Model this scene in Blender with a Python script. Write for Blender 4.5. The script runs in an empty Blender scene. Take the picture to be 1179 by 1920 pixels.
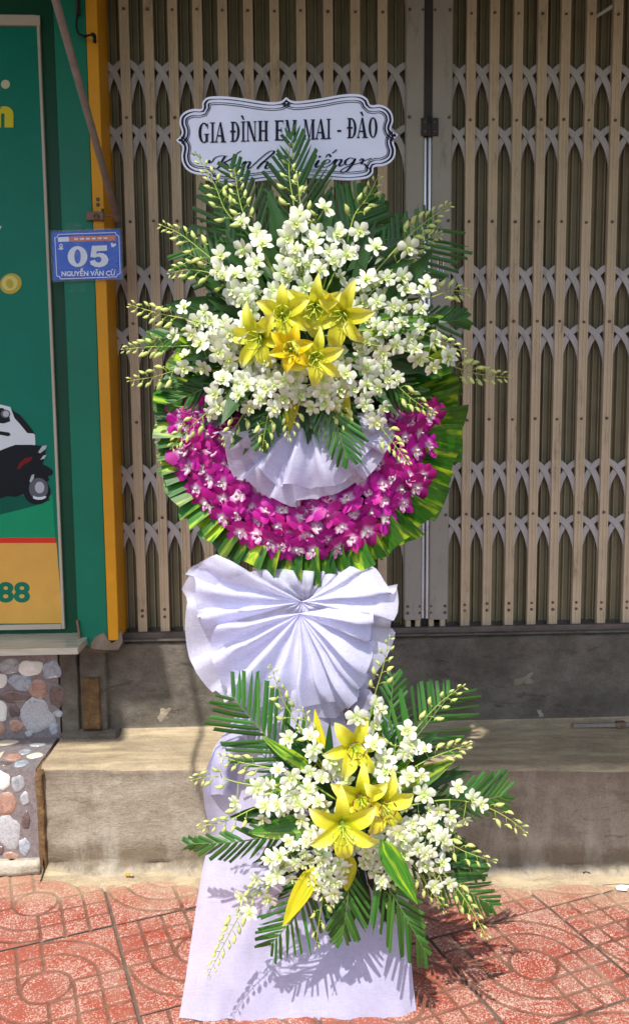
import bpy, math, random
from mathutils import Vector, Matrix, noise
import mathutils.geometry as mg
random.seed(7)
rnd=random.random; U=random.uniform
S=bpy.context.scene; col=S.collection
# ------------------------------------------------------------ camera
H=1.45; FPX=1565.; CX,CY=589.5,960.
pitch,yaw,roll=.1082,.0415,-.0085
cp,sp,cw,sw=math.cos(pitch),math.sin(pitch),math.cos(yaw),math.sin(yaw)
CF=Vector((sw*cp,cw*cp,-sp)); R0=Vector((cw,-sw,0)); U0=R0.cross(CF)
CR=math.cos(roll)*R0+math.sin(roll)*U0; CU=math.cos(roll)*U0-math.sin(roll)*R0
cd=bpy.data.cameras.new('camera'); cam=bpy.data.objects.new('camera',cd); col.objects.link(cam)
m=Matrix((CR,CU,-CF)).transposed().to_4x4(); m.translation=(0,0,H); cam.matrix_world=m
cd.sensor_fit='VERTICAL'; cd.sensor_height=36; cd.sensor_width=36; cd.lens=36*FPX/1920; cd.clip_start=.05; cd.clip_end=500
S.camera=cam
# ------------------------------------------------------------ light
SUN=Vector((.33,1,-1.55)).normalized()       # travel direction
elev=math.asin(-SUN.z); azi=math.atan2(-SUN.x,-SUN.y)
w=bpy.data.worlds.new('World'); S.world=w; w.use_nodes=True
nt=w.node_tree; sky=nt.nodes.new('ShaderNodeTexSky'); sky.sky_type='NISHITA'; sky.sun_disc=False
sky.sun_elevation=elev; sky.sun_rotation=azi; sky.air_density=1.0; sky.dust_density=2.0
bg=nt.nodes['Background']; nt.links.new(sky.outputs[0],bg.inputs[0]); bg.inputs[1].default_value=.15
sl=bpy.data.lights.new('sun','SUN'); sl.energy=3.5; sl.angle=math.radians(.55); sl.color=(1,.95,.87)
so=bpy.data.objects.new('sun',sl); col.objects.link(so); so.rotation_euler=SUN.to_track_quat('-Z','Y').to_euler(); so.location=(-1,-3,6)
S.view_settings.view_transform='Standard'; S.view_settings.look='None'; S.view_settings.gamma=1
S.view_settings.use_curve_mapping=False; S.view_settings.exposure=.76
# ------------------------------------------------------------ helpers
def P(px,py,Y):
    r=CF+CR*((px-CX)/FPX)-CU*((py-CY)/FPX); return Vector((0,0,H))+r*(Y/r.y)
def PZ(px,py,Z):
    r=CF+CR*((px-CX)/FPX)-CU*((py-CY)/FPX); return Vector((0,0,H))+r*((Z-H)/r.z)
class MB:
    def __init__(s): s.v=[]; s.f=[]; s.m=[]; s.uv=[]
    def add(s,vs,fs,mi=0,uvs=None):
        b=len(s.v); s.v+= [tuple(p) for p in vs]
        s.uv+= (uvs if uvs else [(0,0)]*len(vs))
        for f in fs: s.f.append([i+b for i in f]); s.m.append(mi)
    def box(s,x0,x1,y0,y1,z0,z1,mi=0):
        v=[(x,y,z) for x in (x0,x1) for y in (y0,y1) for z in (z0,z1)]
        s.add(v,[(0,1,3,2),(4,6,7,5),(0,4,5,1),(2,3,7,6),(0,2,6,4),(1,5,7,3)],mi)
    def bbox(s,x0,x1,y0,y1,z0,z1,b=.003,mi=0):   # box with chamfered front (-Y) edges
        o=[(x0,y1),(x1,y1),(x1,y0+b),(x1-b,y0),(x0+b,y0),(x0,y0+b)]
        n=len(o); v=[(x,y,z0) for x,y in o]+[(x,y,z1) for x,y in o]
        f=[list(range(n))[::-1],list(range(n,2*n))]+[(i,(i+1)%n,(i+1)%n+n,i+n) for i in range(n)]
        f=[list(reversed(q)) for q in f]
        s.add(v,f,mi)
    def tube(s,pts,rads,n=5,mi=0,cap=True):
        pts=[Vector(p) for p in pts]; b=[]
        up=Vector((.13,.9,.3))
        for i,p in enumerate(pts):
            d=(pts[min(i+1,len(pts)-1)]-pts[max(i-1,0)])
            if d.length<1e-9: d=Vector((0,0,1))
            d.normalize(); a=d.cross(up)
            if a.length<1e-4: a=d.cross(Vector((1,0,0)))
            a.normalize(); c=d.cross(a); r=rads[i] if hasattr(rads,'__len__') else rads
            b+=[p+a*math.cos(2*math.pi*k/n)*r+c*math.sin(2*math.pi*k/n)*r for k in range(n)]
        f=[]
        for i in range(len(pts)-1):
            for k in range(n): f.append((i*n+k,i*n+(k+1)%n,(i+1)*n+(k+1)%n,(i+1)*n+k))
        if cap: f+= [list(range(n))[::-1],list(range(len(b)-n,len(b)))]
        s.add(b,f,mi,[(i/(len(pts)-1),0) for i in range(len(pts)) for k in range(n)])
    def grid(s,fn,nu,nv,mi=0):
        vs=[];uv=[]
        for i in range(nu+1):
            for j in range(nv+1): vs.append(fn(i/nu,j/nv)); uv.append((i/nu,j/nv))
        s.add(vs,[(i*(nv+1)+j,(i+1)*(nv+1)+j,(i+1)*(nv+1)+j+1,i*(nv+1)+j+1) for i in range(nu) for j in range(nv)],mi,uv)
    def poly(s,pts,n,th,mi=0):    # prism of outline pts, extruded by vector n*th
        pts=[Vector(p) for p in pts]; n=Vector(n); k=len(pts)
        tri=mg.tessellate_polygon([pts])
        f=[list(t) for t in tri]+[[i+k for i in reversed(t)] for t in tri]+[(i,(i+1)%k,(i+1)%k+k,i+k) for i in range(k)]
        s.add(pts+[p+n*th for p in pts],f,mi)
    def xf(s,M):
        s.v=[tuple(M@Vector(p)) for p in s.v]; return s
    def merge(s,o,M=None):
        vs=[tuple(M@Vector(p)) for p in o.v] if M else o.v
        b=len(s.v); s.v+=vs; s.uv+=o.uv; s.f+=[[i+b for i in f] for f in o.f]; s.m+=o.m
    def mesh(s,name,mats,smooth=True,recalc=False):
        me=bpy.data.meshes.new(name); me.from_pydata(s.v,[],s.f)
        for mt in (mats if isinstance(mats,(list,tuple)) else [mats]): me.materials.append(mt)
        me.polygons.foreach_set('material_index',s.m)
        uv=me.uv_layers.new(name='UVMap'); li=[0]*len(me.loops); me.loops.foreach_get('vertex_index',li)
        fl=[]
        for i in li: fl+=s.uv[i]
        uv.data.foreach_set('uv',fl)
        if smooth: me.polygons.foreach_set('use_smooth',[True]*len(me.polygons))
        me.update()
        if recalc:
            import bmesh
            b=bmesh.new(); b.from_mesh(me); bmesh.ops.recalc_face_normals(b,faces=b.faces); b.to_mesh(me); b.free()
        return me
def link(name,me,parent=None,M=None):
    o=bpy.data.objects.new(name,me); col.objects.link(o)
    if parent: o.parent=parent
    if M is not None: o.matrix_basis=M
    return o
def obj(name,mb,mats,parent=None,smooth=False,recalc=True): return link(name,mb.mesh(name,mats,smooth,recalc),parent)
def tag(o,label,cat,group=None):
    o['label']=label; o['category']=cat
    if group: o['group']=group
    return o
def thing(name,label,cat,loc=(0,0,0),group=None):
    o=bpy.data.objects.new(name,None); col.objects.link(o); o.empty_display_size=.05
    o.location=loc; return tag(o,label,cat,group)
def rel(o,parent):       # keep world-space mesh coordinates under a displaced parent
    o.matrix_basis=Matrix.Translation(-parent.location)@o.matrix_basis; return o
def struct(o): o['kind']='structure'; return o
def catmull(pts,n):
    pts=[Vector(p) for p in pts]; q=[pts[0]*2-pts[1]]+pts+[pts[-1]*2-pts[-2]]; out=[]
    k=len(pts)-1
    for i in range(n+1):
        t=i/n*k; j=min(int(t),k-1); t-=j; a,b,c,d=q[j:j+4]
        out.append(.5*((2*b)+(c-a)*t+(2*a-5*b+4*c-d)*t*t+(3*b-a-3*c+d)*t**3))
    return out
def lerp(a,b,t): return a+(b-a)*t
def interp(xs,ys,x):
    if x<=xs[0]: return ys[0]
    for i in range(len(xs)-1):
        if x<=xs[i+1]: return lerp(ys[i],ys[i+1],(x-xs[i])/(xs[i+1]-xs[i]))
    return ys[-1]
# ------------------------------------------------------------ materials
class NT:
    def __init__(s,name,rough=.6,spec=.5,metal=0):
        s.mat=bpy.data.materials.new(name); s.mat.use_nodes=True; s.t=s.mat.node_tree; s.n=s.t.nodes; s.b=s.n['Principled BSDF']
        s.b.inputs['Roughness'].default_value=rough; s.b.inputs['Specular IOR Level'].default_value=spec; s.b.inputs['Metallic'].default_value=metal
    def N(s,t,**k):
        x=s.n.new('ShaderNode'+t)
        for a,b in k.items(): setattr(x,a,b)
        return x
    def L(s,a,b): s.t.links.new(a,b)
    def coord(s,kind='Object',scale=(1,1,1),rot=(0,0,0)):
        if kind=='World': o=s.N('NewGeometry').outputs['Position']
        else: o=s.N('TexCoord').outputs[kind]
        mp=s.N('Mapping'); mp.inputs['Scale'].default_value=scale; mp.inputs['Rotation'].default_value=rot; s.L(o,mp.inputs[0]); return mp.outputs[0]
    def noise(s,co,scale,detail=4,rough=.6,dist=0):
        x=s.N('TexNoise'); x.inputs['Scale'].default_value=scale; x.inputs['Detail'].default_value=detail
        x.inputs['Roughness'].default_value=rough; x.inputs['Distortion'].default_value=dist; s.L(co,x.inputs['Vector']); return x.outputs['Fac']
    def voro(s,co,scale,feature='F1',out='Distance'):
        x=s.N('TexVoronoi',feature=feature); x.inputs['Scale'].default_value=scale; s.L(co,x.inputs['Vector']); return x.outputs[out]
    def ramp(s,fac,stops,interp='LINEAR'):
        x=s.N('ValToRGB'); x.color_ramp.interpolation=interp; e=x.color_ramp.elements
        while len(e)<len(stops): e.new(.5)
        for i,(p,c) in enumerate(stops):
            e[i].position=p; e[i].color=(c[0],c[1],c[2],1) if hasattr(c,'__len__') else (c,c,c,1)
        s.L(fac,x.inputs[0]); return x.outputs[0]
    def mix(s,f,a,b,mode='MIX'):
        x=s.N('Mix',data_type='RGBA',blend_type=mode)
        for v,i in ((f,0),(a,6),(b,7)):
            if hasattr(v,'is_output'): s.L(v,x.inputs[i])
            elif i==0: x.inputs[0].default_value=v
            else: x.inputs[i].default_value=(*v,1) if len(v)==3 else v
        return x.outputs[2]
    def math(s,op,a,b=0,clamp=False):
        x=s.N('Math',operation=op,use_clamp=clamp)
        for v,i in ((a,0),(b,1)):
            if hasattr(v,'is_output'): s.L(v,x.inputs[i])
            else: x.inputs[i].default_value=v
        return x.outputs[0]
    def color(s,c):
        if hasattr(c,'is_output'): s.L(c,s.b.inputs['Base Color'])
        else: s.b.inputs['Base Color'].default_value=(*c,1)
        s.c=c; return s
    def bump(s,h,strength=.3,dist=.002):
        x=s.N('Bump'); x.inputs['Strength'].default_value=strength; x.inputs['Distance'].default_value=dist; s.L(h,x.inputs['Height']); s.L(x.outputs[0],s.b.inputs['Normal']); s.nb=x.outputs[0]; return s
    def rough(s,f,a,b):
        x=s.N('MapRange'); x.inputs['To Min'].default_value=a; x.inputs['To Max'].default_value=b; s.L(f,x.inputs[0]); s.L(x.outputs[0],s.b.inputs['Roughness']); return s
    def trans(s,f,tint=None):
        tr=s.N('BsdfTranslucent'); mx=s.N('MixShader'); mx.inputs[0].default_value=f
        c=tint if tint is not None else s.c
        if hasattr(c,'is_output'): s.L(c,tr.inputs[0])
        else: tr.inputs[0].default_value=(*c,1)
        s.L(s.b.outputs[0],mx.inputs[1]); s.L(tr.outputs[0],mx.inputs[2]); s.L(mx.outputs[0],s.n['Material Output'].inputs[0]); return s
    def hue(s,c,val=.25,hue=.02):
        oi=s.N('ObjectInfo'); h=s.N('HueSaturation')
        s.L(s.math('MULTIPLY_ADD',oi.outputs['Random'],val*2) if False else s._ma(oi.outputs['Random'],val*2,1-val),h.inputs['Value'])
        r2=s.math('FRACT',s.math('MULTIPLY',oi.outputs['Random'],7.31)); s.L(s._ma(r2,hue*2,.5-hue),h.inputs['Hue'])
        if hasattr(c,'is_output'): s.L(c,h.inputs['Color'])
        else: h.inputs['Color'].default_value=(*c,1)
        return h.outputs[0]
    def _ma(s,a,m,b):
        x=s.N('Math',operation='MULTIPLY_ADD'); s.L(a,x.inputs[0]); x.inputs[1].default_value=m; x.inputs[2].default_value=b; return x.outputs[0]
    def uvx(s,axis=0):
        o=s.N('SeparateXYZ'); s.L(s.N('TexCoord').outputs['UV'],o.inputs[0]); return o.outputs[axis]
def paint(name,c,rough=.45,var=.12,scale=6,dirt=None,metal=0,spec=.22,bump=.05):
    n=NT(name,rough,spec,metal); co=n.coord('World'); f=n.noise(co,scale,6,.65)
    d=tuple(x*(1-var) for x in c); e=tuple(min(1,x*(1+var)) for x in c)
    k=n.ramp(f,[(.3,d),(.7,e)])
    if dirt:
        f2=n.noise(n.coord('World',(1,1,.25)),22,8,.75); k=n.mix(n.ramp(f2,[(.56,0),(.72,.85)]),k,dirt)
    n.color(k); n.rough(f,rough*.8,min(1,rough*1.25)); n.bump(n.noise(co,scale*30,3),bump,.001); return n.mat
M={}
M['green']=paint('green_paint',(.006,.16,.092),.42,.1,3)
M['green_dark']=paint('dark_green',(.004,.062,.03),.45,.12,3)  # darker green of the board behind the poster
M['orange']=paint('orange_paint',(.62,.28,.012),.5,.08,5,dirt=None)
M['bar']=paint('beige_bar_enamel',(.54,.43,.29),.45,.1,9,dirt=(.2,.15,.10),bump=.1)
M['strap']=paint('lattice_enamel',(.42,.395,.38),.42,.12,9,dirt=(.16,.14,.12))
M['post']=paint('grey_post_enamel',(.33,.305,.26),.42,.08,5,dirt=(.18,.165,.14))
M['leaf_sheet']=paint('olive_shutter_sheet',(.22,.19,.115),.5,.2,7,bump=.1)
M['leaf_ridge']=paint('olive_sheet_ridge',(.30,.265,.175),.45,.15,7)
M['dark_steel']=paint('dark_steel',(.045,.04,.04),.5,.2,9)
M['alu']=paint('bare_aluminium',(.72,.73,.76),.28,.06,9,metal=.6)
M['bolt']=paint('bolt_steel',(.13,.10,.08),.5,.3,90,metal=.3)
M['track']=paint('rusty_track',(.13,.10,.085),.6,.3,14,dirt=(.07,.035,.02))
M['rust']=paint('rusty_clamp',(.20,.13,.09),.55,.4,60,dirt=(.12,.04,.02),metal=.4)
M['arm']=paint('worn_grey_pipe',(.22,.19,.165),.5,.2,30,dirt=(.13,.08,.055))
M['frame']=paint('beige_frame',(.46,.40,.31),.45,.1,5)
M['black']=paint('black_rubber',(.012,.012,.013),.5,.2,30)
M['wood']=paint('stand_wood',(.28,.17,.09),.6,.25,20)
def flat(name,c,rough=.35,spec=.15,metal=0):
    n=NT(name,rough,spec,metal); co=n.coord('World'); f=n.noise(co,9,3)
    n.color(n.ramp(f,[(.3,tuple(x*.94 for x in c)),(.7,tuple(min(1,x*1.05) for x in c))])); return n.mat
for k,c in dict(p_green=(.004,.165,.105),p_green2=(.002,.09,.058),p_ground=(.008,.27,.12),p_red=(.62,.04,.02),p_orange=(.66,.36,.075),p_yellow=(.6,.52,.02),p_white=(.62,.68,.70),
    p_black=(.008,.010,.014),p_grey=(.10,.11,.13),p_dred=(.16,.008,.012),p_gold=(.45,.36,.05),p_gold2=(.62,.55,.16),p_cream=(.5,.52,.33),p_digit=(.006,.16,.09),p_silver=(.42,.46,.5)).items(): M[k]=flat('print_'+k[2:],c,.4)
M['plate_blue']=flat('plate_blue',(.004,.085,.56),.4); M['plate_white']=flat('plate_white',(.72,.76,.82),.4); M['plate_orange']=flat('plate_orange',(.66,.17,.07),.35)
M['ink']=flat('board_ink',(.012,.011,.03),.5); M['card']=flat('board_card',(.80,.81,.97),.45)
def clear():
    n=NT('clear_plastic',.08,.5,1.0); n.color((.8,.85,.9)); tr=n.N('BsdfTransparent'); mx=n.N('MixShader'); mx.inputs[0].default_value=.035
    n.L(tr.outputs[0],mx.inputs[1]); n.L(n.b.outputs[0],mx.inputs[2]); n.L(mx.outputs[0],n.n['Material Output'].inputs[0])
    n.bump(n.noise(n.coord('World'),120,4,.7,1.5),.6,.004); return n.mat
M['tape']=clear()
def marble():
    n=NT('sill_marble',.22,.5); f=n.noise(n.coord('World',(1,6,9),(0,0,.3)),7,8,.65,1.2)
    n.color(n.ramp(f,[(.25,(.30,.28,.20)),(.5,(.44,.42,.33)),(.75,(.52,.50,.42))])); return n.mat
M['marble']=marble()
def concrete(name,a,b,c,stain,sc=1.0,tan=None,band=False):
    n=NT(name,.88,.2); co=n.coord('World'); big=n.noise(n.coord('World',(1,1,1.6)),3.2*sc,6,.62,.6); mid=n.noise(n.coord('World',(1,1,1.25)),17*sc,9,.74); fine=n.noise(co,150,6,.8)
    k=n.ramp(n.mix(.45,big,mid),[(.33,a),(.5,b),(.68,c)])
    k=n.mix(n.ramp(n.noise(n.coord('World',(1,1,3)),7.5,7,.72,.8),[(.57,0),(.70,.75)]),k,stain)
    k=n.mix(.55,k,n.ramp(fine,[(.3,(.55,.55,.55)),(.7,(1.35,1.35,1.35))]),'MULTIPLY')
    if tan: k=n.mix(n.ramp(n.noise(n.coord('World',(.5,3,3)),9,6,.7),[(.45,0),(.65,.7)]),k,tan)
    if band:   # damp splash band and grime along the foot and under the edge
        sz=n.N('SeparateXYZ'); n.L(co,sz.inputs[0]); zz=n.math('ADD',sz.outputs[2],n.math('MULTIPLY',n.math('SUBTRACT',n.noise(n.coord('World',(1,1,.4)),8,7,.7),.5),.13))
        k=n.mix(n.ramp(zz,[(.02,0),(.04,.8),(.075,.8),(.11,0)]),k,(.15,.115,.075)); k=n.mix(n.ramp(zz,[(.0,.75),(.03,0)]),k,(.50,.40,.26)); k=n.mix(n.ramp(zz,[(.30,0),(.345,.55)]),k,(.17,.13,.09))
        k=n.mix(n.ramp(n.noise(n.coord('World',(1,1,1.3)),11,8,.78,.5),[(.56,0),(.66,.8)]),k,(.16,.13,.095)); k=n.mix(n.ramp(n.noise(n.coord('World',(2,1,.6)),5,6,.7),[(.5,0),(.7,.5)]),k,(.45,.42,.35))
    n.color(k); tro=n.noise(n.coord('World',(4,4,30)),2.6,7,.72,1.5)
    n.bump(n.math('ADD',n.math('MULTIPLY',mid,1.2),n.math('ADD',n.math('MULTIPLY',fine,.35),n.math('MULTIPLY',tro,.28))),.95,.009); return n.mat
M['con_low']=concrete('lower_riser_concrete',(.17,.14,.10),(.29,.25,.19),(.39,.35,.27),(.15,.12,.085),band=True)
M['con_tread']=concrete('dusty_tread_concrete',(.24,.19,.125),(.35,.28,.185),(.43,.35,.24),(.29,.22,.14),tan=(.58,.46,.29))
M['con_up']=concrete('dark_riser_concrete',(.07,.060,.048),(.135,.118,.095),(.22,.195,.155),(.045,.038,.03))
M['con_patch']=concrete('pale_spall_concrete',(.42,.37,.29),(.52,.47,.38),(.6,.55,.46),(.3,.25,.19),2)
M['con_rust']=concrete('rusty_footing',(.08,.05,.03),(.17,.10,.045),(.30,.20,.10),(.09,.05,.03),2.5)
def terrazzo():
    n=NT('red_terrazzo',.62,.3); co=n.coord('World'); 
    w1=n.noise(co,500,2); cells=n.voro(co,330,'F1','Color'); sep=n.N('SeparateColor'); n.L(cells,sep.inputs[0]); chip=n.voro(co,330,'F1','Distance')
    oi=n.N('ObjectInfo'); tilevar=oi.outputs['Random']
    red=n.mix(n.ramp(n.noise(co,9,6,.7),[(.42,0),(.66,1)]),(.28,.085,.06),(.29,.04,.022))
    amt=n.ramp(n.noise(co,6.5,6,.72,.4),[(.40,.10),(.62,.58)])      # share of pale chips: worn patches lose them
    chipm=n.math('LESS_THAN',sep.outputs[0],amt)
    pale=n.mix(sep.outputs[1],(.52,.39,.32),(.36,.19,.14))
    k=n.mix(chipm,red,pale)
    # groove dirt (local height) and dust close to the step
    so=n.N('SeparateXYZ'); n.L(n.coord('Object'),so.inputs[0])
    g=n.math('LESS_THAN',so.outputs[2],-.0016); gd=n.ramp(n.noise(co,14,5,.7),[(.4,(.10,.035,.022)),(.6,(.15,.09,.06))])
    k=n.mix(n.math('MULTIPLY',g,.85),k,gd)
    sp_=n.N('SeparateXYZ'); n.L(co,sp_.inputs[0])
    yy=n.math('ADD',sp_.outputs[1],n.math('MULTIPLY',n.noise(co,7,6,.7),.42)); yy=n.math('ADD',yy,n.math('MULTIPLY',sp_.outputs[0],.09))
    dust=n.ramp(n.math('SUBTRACT',yy,2.0),[(.54,0),(.80,.80)])
    k=n.mix(dust,k,(.44,.34,.22))
    k=n.mix(n.ramp(n.noise(co,4,5,.75,.6),[(.54,0),(.72,.35)]),k,(.40,.32,.24))
    n.color(n.mix(n.math('MULTIPLY',tilevar,.25),k,(.36,.14,.09)))
    n.bump(n.math('ADD',n.math('MULTIPLY',sep.outputs[2],.5),n.noise(co,60,5,.7)),.35,.0015); return n.mat
M['terrazzo']=terrazzo()
def pebble(name,a,b,sc):
    n=NT(name,.16,.5); co=n.coord('World'); f=n.noise(co,sc,8,.72,1.0)
    n.color(n.ramp(f,[(.32,a),(.52,b),(.72,tuple(min(1,x*1.25) for x in b))])); return n.mat
PEB={'white':pebble('pebble_white',(.62,.60,.54),(.70,.68,.62),10),'grey':pebble('pebble_grey',(.20,.20,.21),(.40,.40,.41),160),'slate':pebble('pebble_slate',(.16,.17,.18),(.36,.37,.38),25),
 'blue':pebble('pebble_blue',(.13,.15,.19),(.33,.36,.40),38),'red':pebble('pebble_red',(.20,.11,.08),(.36,.22,.165),45),'brown':pebble('pebble_brown',(.05,.035,.033),(.14,.10,.09),30),'cream':pebble('pebble_cream',(.6,.5,.36),(.66,.58,.44),12)}
M['grout']=pebble('pebble_grout',(.11,.095,.10),(.19,.165,.165),60)
# ---- cloth
def cloth(name,c,tr=.35,thin=0):
    n=NT(name,.75,.25); co=n.coord('World',(1,1,9)); f=n.noise(co,55,5,.7); g=n.noise(n.coord('World',(9,1,1)),60,4,.7)
    v=n.math('ADD',n.math('MULTIPLY',f,.6),n.math('MULTIPLY',g,.4))
    k=n.ramp(v,[(.35,tuple(x*.9 for x in c)),(.65,c)]); n.color(k); n.bump(v,.25,.0008); n.trans(tr)
    if thin:
        tp=n.N('BsdfTransparent'); mx=n.N('MixShader'); n.L(n.ramp(v,[(.35,thin*1.5),(.65,thin*.6)]),mx.inputs[0])
        src=n.n['Material Output'].inputs[0].links[0].from_socket; n.L(src,mx.inputs[1]); n.L(tp.outputs[0],mx.inputs[2]); n.L(mx.outputs[0],n.n['Material Output'].inputs[0])
    return n.mat
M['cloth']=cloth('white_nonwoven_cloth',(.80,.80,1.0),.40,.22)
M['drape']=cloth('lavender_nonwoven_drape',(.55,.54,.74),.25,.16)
# ---- plants
def petal(name,stops,tr=.3,veins=0,rough=.5,val=.06,hue=.0,vc=(1,1,1)):
    n=NT(name,rough,.35); u=n.uvx(0); k=n.ramp(u,stops)
    if veins:
        w_=n.noise(n.coord('UV',(1.2,16,1)),3,3,.6); k=n.mix(n.math('MULTIPLY',n.ramp(w_,[(.45,0),(.62,1)]),veins),k,vc)
    k=n.hue(k,val,hue); n.color(k); n.trans(tr); return n.mat
M['orchid_white']=petal('white_orchid_petal',[(0,(.42,.56,.10)),(.25,(.66,.74,.38)),(.55,(.80,.82,.68)),(1,(.84,.85,.77))],.34,.2,val=.13,hue=.012,vc=(.72,.76,.58))
M['orchid_lip']=petal('white_orchid_lip',[(0,(.45,.58,.08)),(.6,(.66,.74,.32)),(1,(.80,.82,.62))],.3)
M['orchid_purple']=petal('purple_orchid_petal',[(0,(.80,.72,.78)),(.17,(.70,.38,.60)),(.36,(.52,.014,.29)),(1,(.40,.004,.20))],.32,.22,val=.28,hue=.018,vc=(.22,.0,.16))
M['orchid_plip']=petal('purple_orchid_lip',[(0,(.80,.76,.55)),(.5,(.84,.76,.80)),(.8,(.5,.08,.35)),(1,(.42,.01,.22))],.3,.2,val=.2,vc=(.8,.7,.8))
M['bud']=petal('green_bud',[(0,(.42,.52,.10)),(.5,(.62,.68,.26)),(1,(.54,.62,.14))],.25,val=.15,hue=.012)
M['stem']=petal('orchid_stem',[(0,(.22,.33,.05)),(1,(.40,.47,.10))],.1,val=.15)
M['lily']=petal('yellow_lily_petal',[(0,(.30,.44,.01)),(.20,(.66,.66,.03)),(.6,(.82,.77,.07)),(1,(.84,.81,.26))],.44,.5,.4,val=.05,hue=.008,vc=(.62,.58,.01))
M['lily_o']=petal('orange_lily_petal',[(0,(.45,.42,.01)),(.3,(.80,.58,.008)),(.8,(.82,.62,.012)),(1,(.82,.72,.06))],.38,.3,.4,val=.04,vc=(.7,.42,.01))
M['anther']=paint('brown_anther',(.20,.05,.015),.7,.3,200); M['pistil']=paint('green_pistil',(.40,.50,.06),.4,.1,100)
def leaf(name,c1,c2,yellow=None,yw=.5,rough=.34,tr=.28,val=.3,hue=.012,streak=9):
    n=NT(name,rough,.45); f=n.noise(n.coord('UV',(.8,streak,1)),2.2,4,.65); k=n.ramp(f,[(.35,c1),(.65,c2)])
    oi=n.N('ObjectInfo')
    if yellow:
        g=n.noise(n.coord('UV',(.5,streak*.45,1)),2.3,3,.55); 
        x=n.N('VectorMath',operation='ADD'); 
        sh=n.math('MULTIPLY',oi.outputs['Random'],30); cb=n.N('CombineXYZ'); n.L(sh,cb.inputs[0]); n.L(sh,cb.inputs[1]); n.L(n.coord('UV',(.5,streak*.45,1)),x.inputs[0]); n.L(cb.outputs[0],x.inputs[1])
        g=n.noise(x.outputs[0],2.3,3,.55); k=n.mix(n.ramp(g,[(.60-yw*.25,0),(.72-yw*.25,1)]),k,yellow)
    k=n.hue(k,val,hue); n.color(k); n.bump(n.noise(n.coord('UV',(.4,40,1)),3,2),.25,.001); n.trans(tr); return n.mat
M['palm']=leaf('palm_leaflet_green',(.028,.11,.016),(.06,.19,.03),val=.35)
M['palm_stem']=paint('palm_rachis',(.12,.18,.05),.5,.2,60)
M['croton']=leaf('variegated_leaf',(.028,.11,.012),(.09,.26,.02),(.34,.46,.02),.40,val=.25,streak=3.5)
M['yleaf']=leaf('yellow_leaf',(.30,.40,.015),(.55,.52,.02),(.66,.58,.02),.8,val=.15,streak=6)
M['rim']=leaf('rim_leaf',(.014,.07,.008),(.05,.19,.012),(.36,.50,.02),.34,rough=.42,val=.42,streak=2.6)
M['filler']=leaf('dark_foliage',(.015,.055,.012),(.03,.10,.02),val=.35)
M['foam']=paint('floral_foam',(.018,.05,.02),.9,.3,30)
# ============================================================ SETTING
GY=2.96      # plane of the shutters
def yf(x): return 2.545-.067*(x-.114)     # foot of the lower step
# --- street ground far around, below the paving
g=MB(); g.add([(-60,-60,-.03),(60,-60,-.03),(60,2.9,-.03),(-60,2.9,-.03)],[(0,1,2,3)]); ground=struct(obj('ground',g,M['track']))
def asph():
    n=NT('street_asphalt',.9,.2); n.color(n.ramp(n.noise(n.coord('World'),60,6,.7),[(.3,(.04,.04,.04)),(.7,(.075,.072,.07))])); return n.mat
g=MB(); g.add([(-60,-60,-.02),(60,-60,-.02),(60,-1.2,-.02),(-60,-1.2,-.02)],[(0,1,2,3)]); struct(obj('road',g,asph()))
# --- pavement: terrazzo tiles with grooved rings and squares
g=MB(); g.box(-14,14,-1.2,2.75,-.028,-.0075); pav=struct(obj('pavement',g,M['track']))
T=.4056; ANG=.3368; O=Vector((-.4963,2.3071)); tu=Vector((math.cos(ANG),math.sin(ANG))); tv=Vector((-tu.y,tu.x))
def groove(s,t):
    r=math.hypot(s,t); d=abs(r-.155)
    if r>.155:
        if s*t>0:
            for q in (.33,.475): d=min(d,abs(r-q))
            d=min(d,abs(s) if abs(s)<abs(t) else abs(t))
        else:
            for q in (0,.165,.33): d=min(d,abs(abs(s)-q),abs(abs(t)-q))
    return d
def tile_mesh(n,amp=.0035):
    b=MB(); vs=[]
    for i in range(n+1):
        for j in range(n+1):
            s=(i/n-.5)*.985; t=(j/n-.5)*.985; d=groove(s,t); e=min(.5*.985-abs(s),.5*.985-abs(t))
            z=-amp*(1-min(1,max(0,(d-.006)/.010))); z-=.004*(1-min(1,e/.008)); z+=.0008*noise.noise(Vector((s*7,t*7,1)))
            vs.append((s*T,t*T,z))
    b.add(vs,[(i*(n+1)+j,(i+1)*(n+1)+j,(i+1)*(n+1)+j+1,i*(n+1)+j+1) for i in range(n) for j in range(n)])
    return b.mesh('paving_tile',M['terrazzo'],True)
tm=tile_mesh(96); tmc=tile_mesh(36)
for i in range(-12,14):
    for j in range(-9,6):
        c=O+T*((i+.5)*tu+(j+.5)*tv); near=-1.4<c.x<1.6 and 1.2<c.y<3
        if not(-3.2<c.x<3.4 and .2<c.y<2.62+.05*rnd()): continue
        a=ANG+U(-.006,.006)+(0 if (i*7+j*3)%5 else math.pi/2*0)
        o=link('paving_tile',tm if near else tmc,pav,Matrix.Translation((c.x,c.y,U(-.0016,.0008)))@Matrix.Rotation(a,4,'Z')@Matrix.Rotation(U(-.004,.004),4,'X'))
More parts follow.
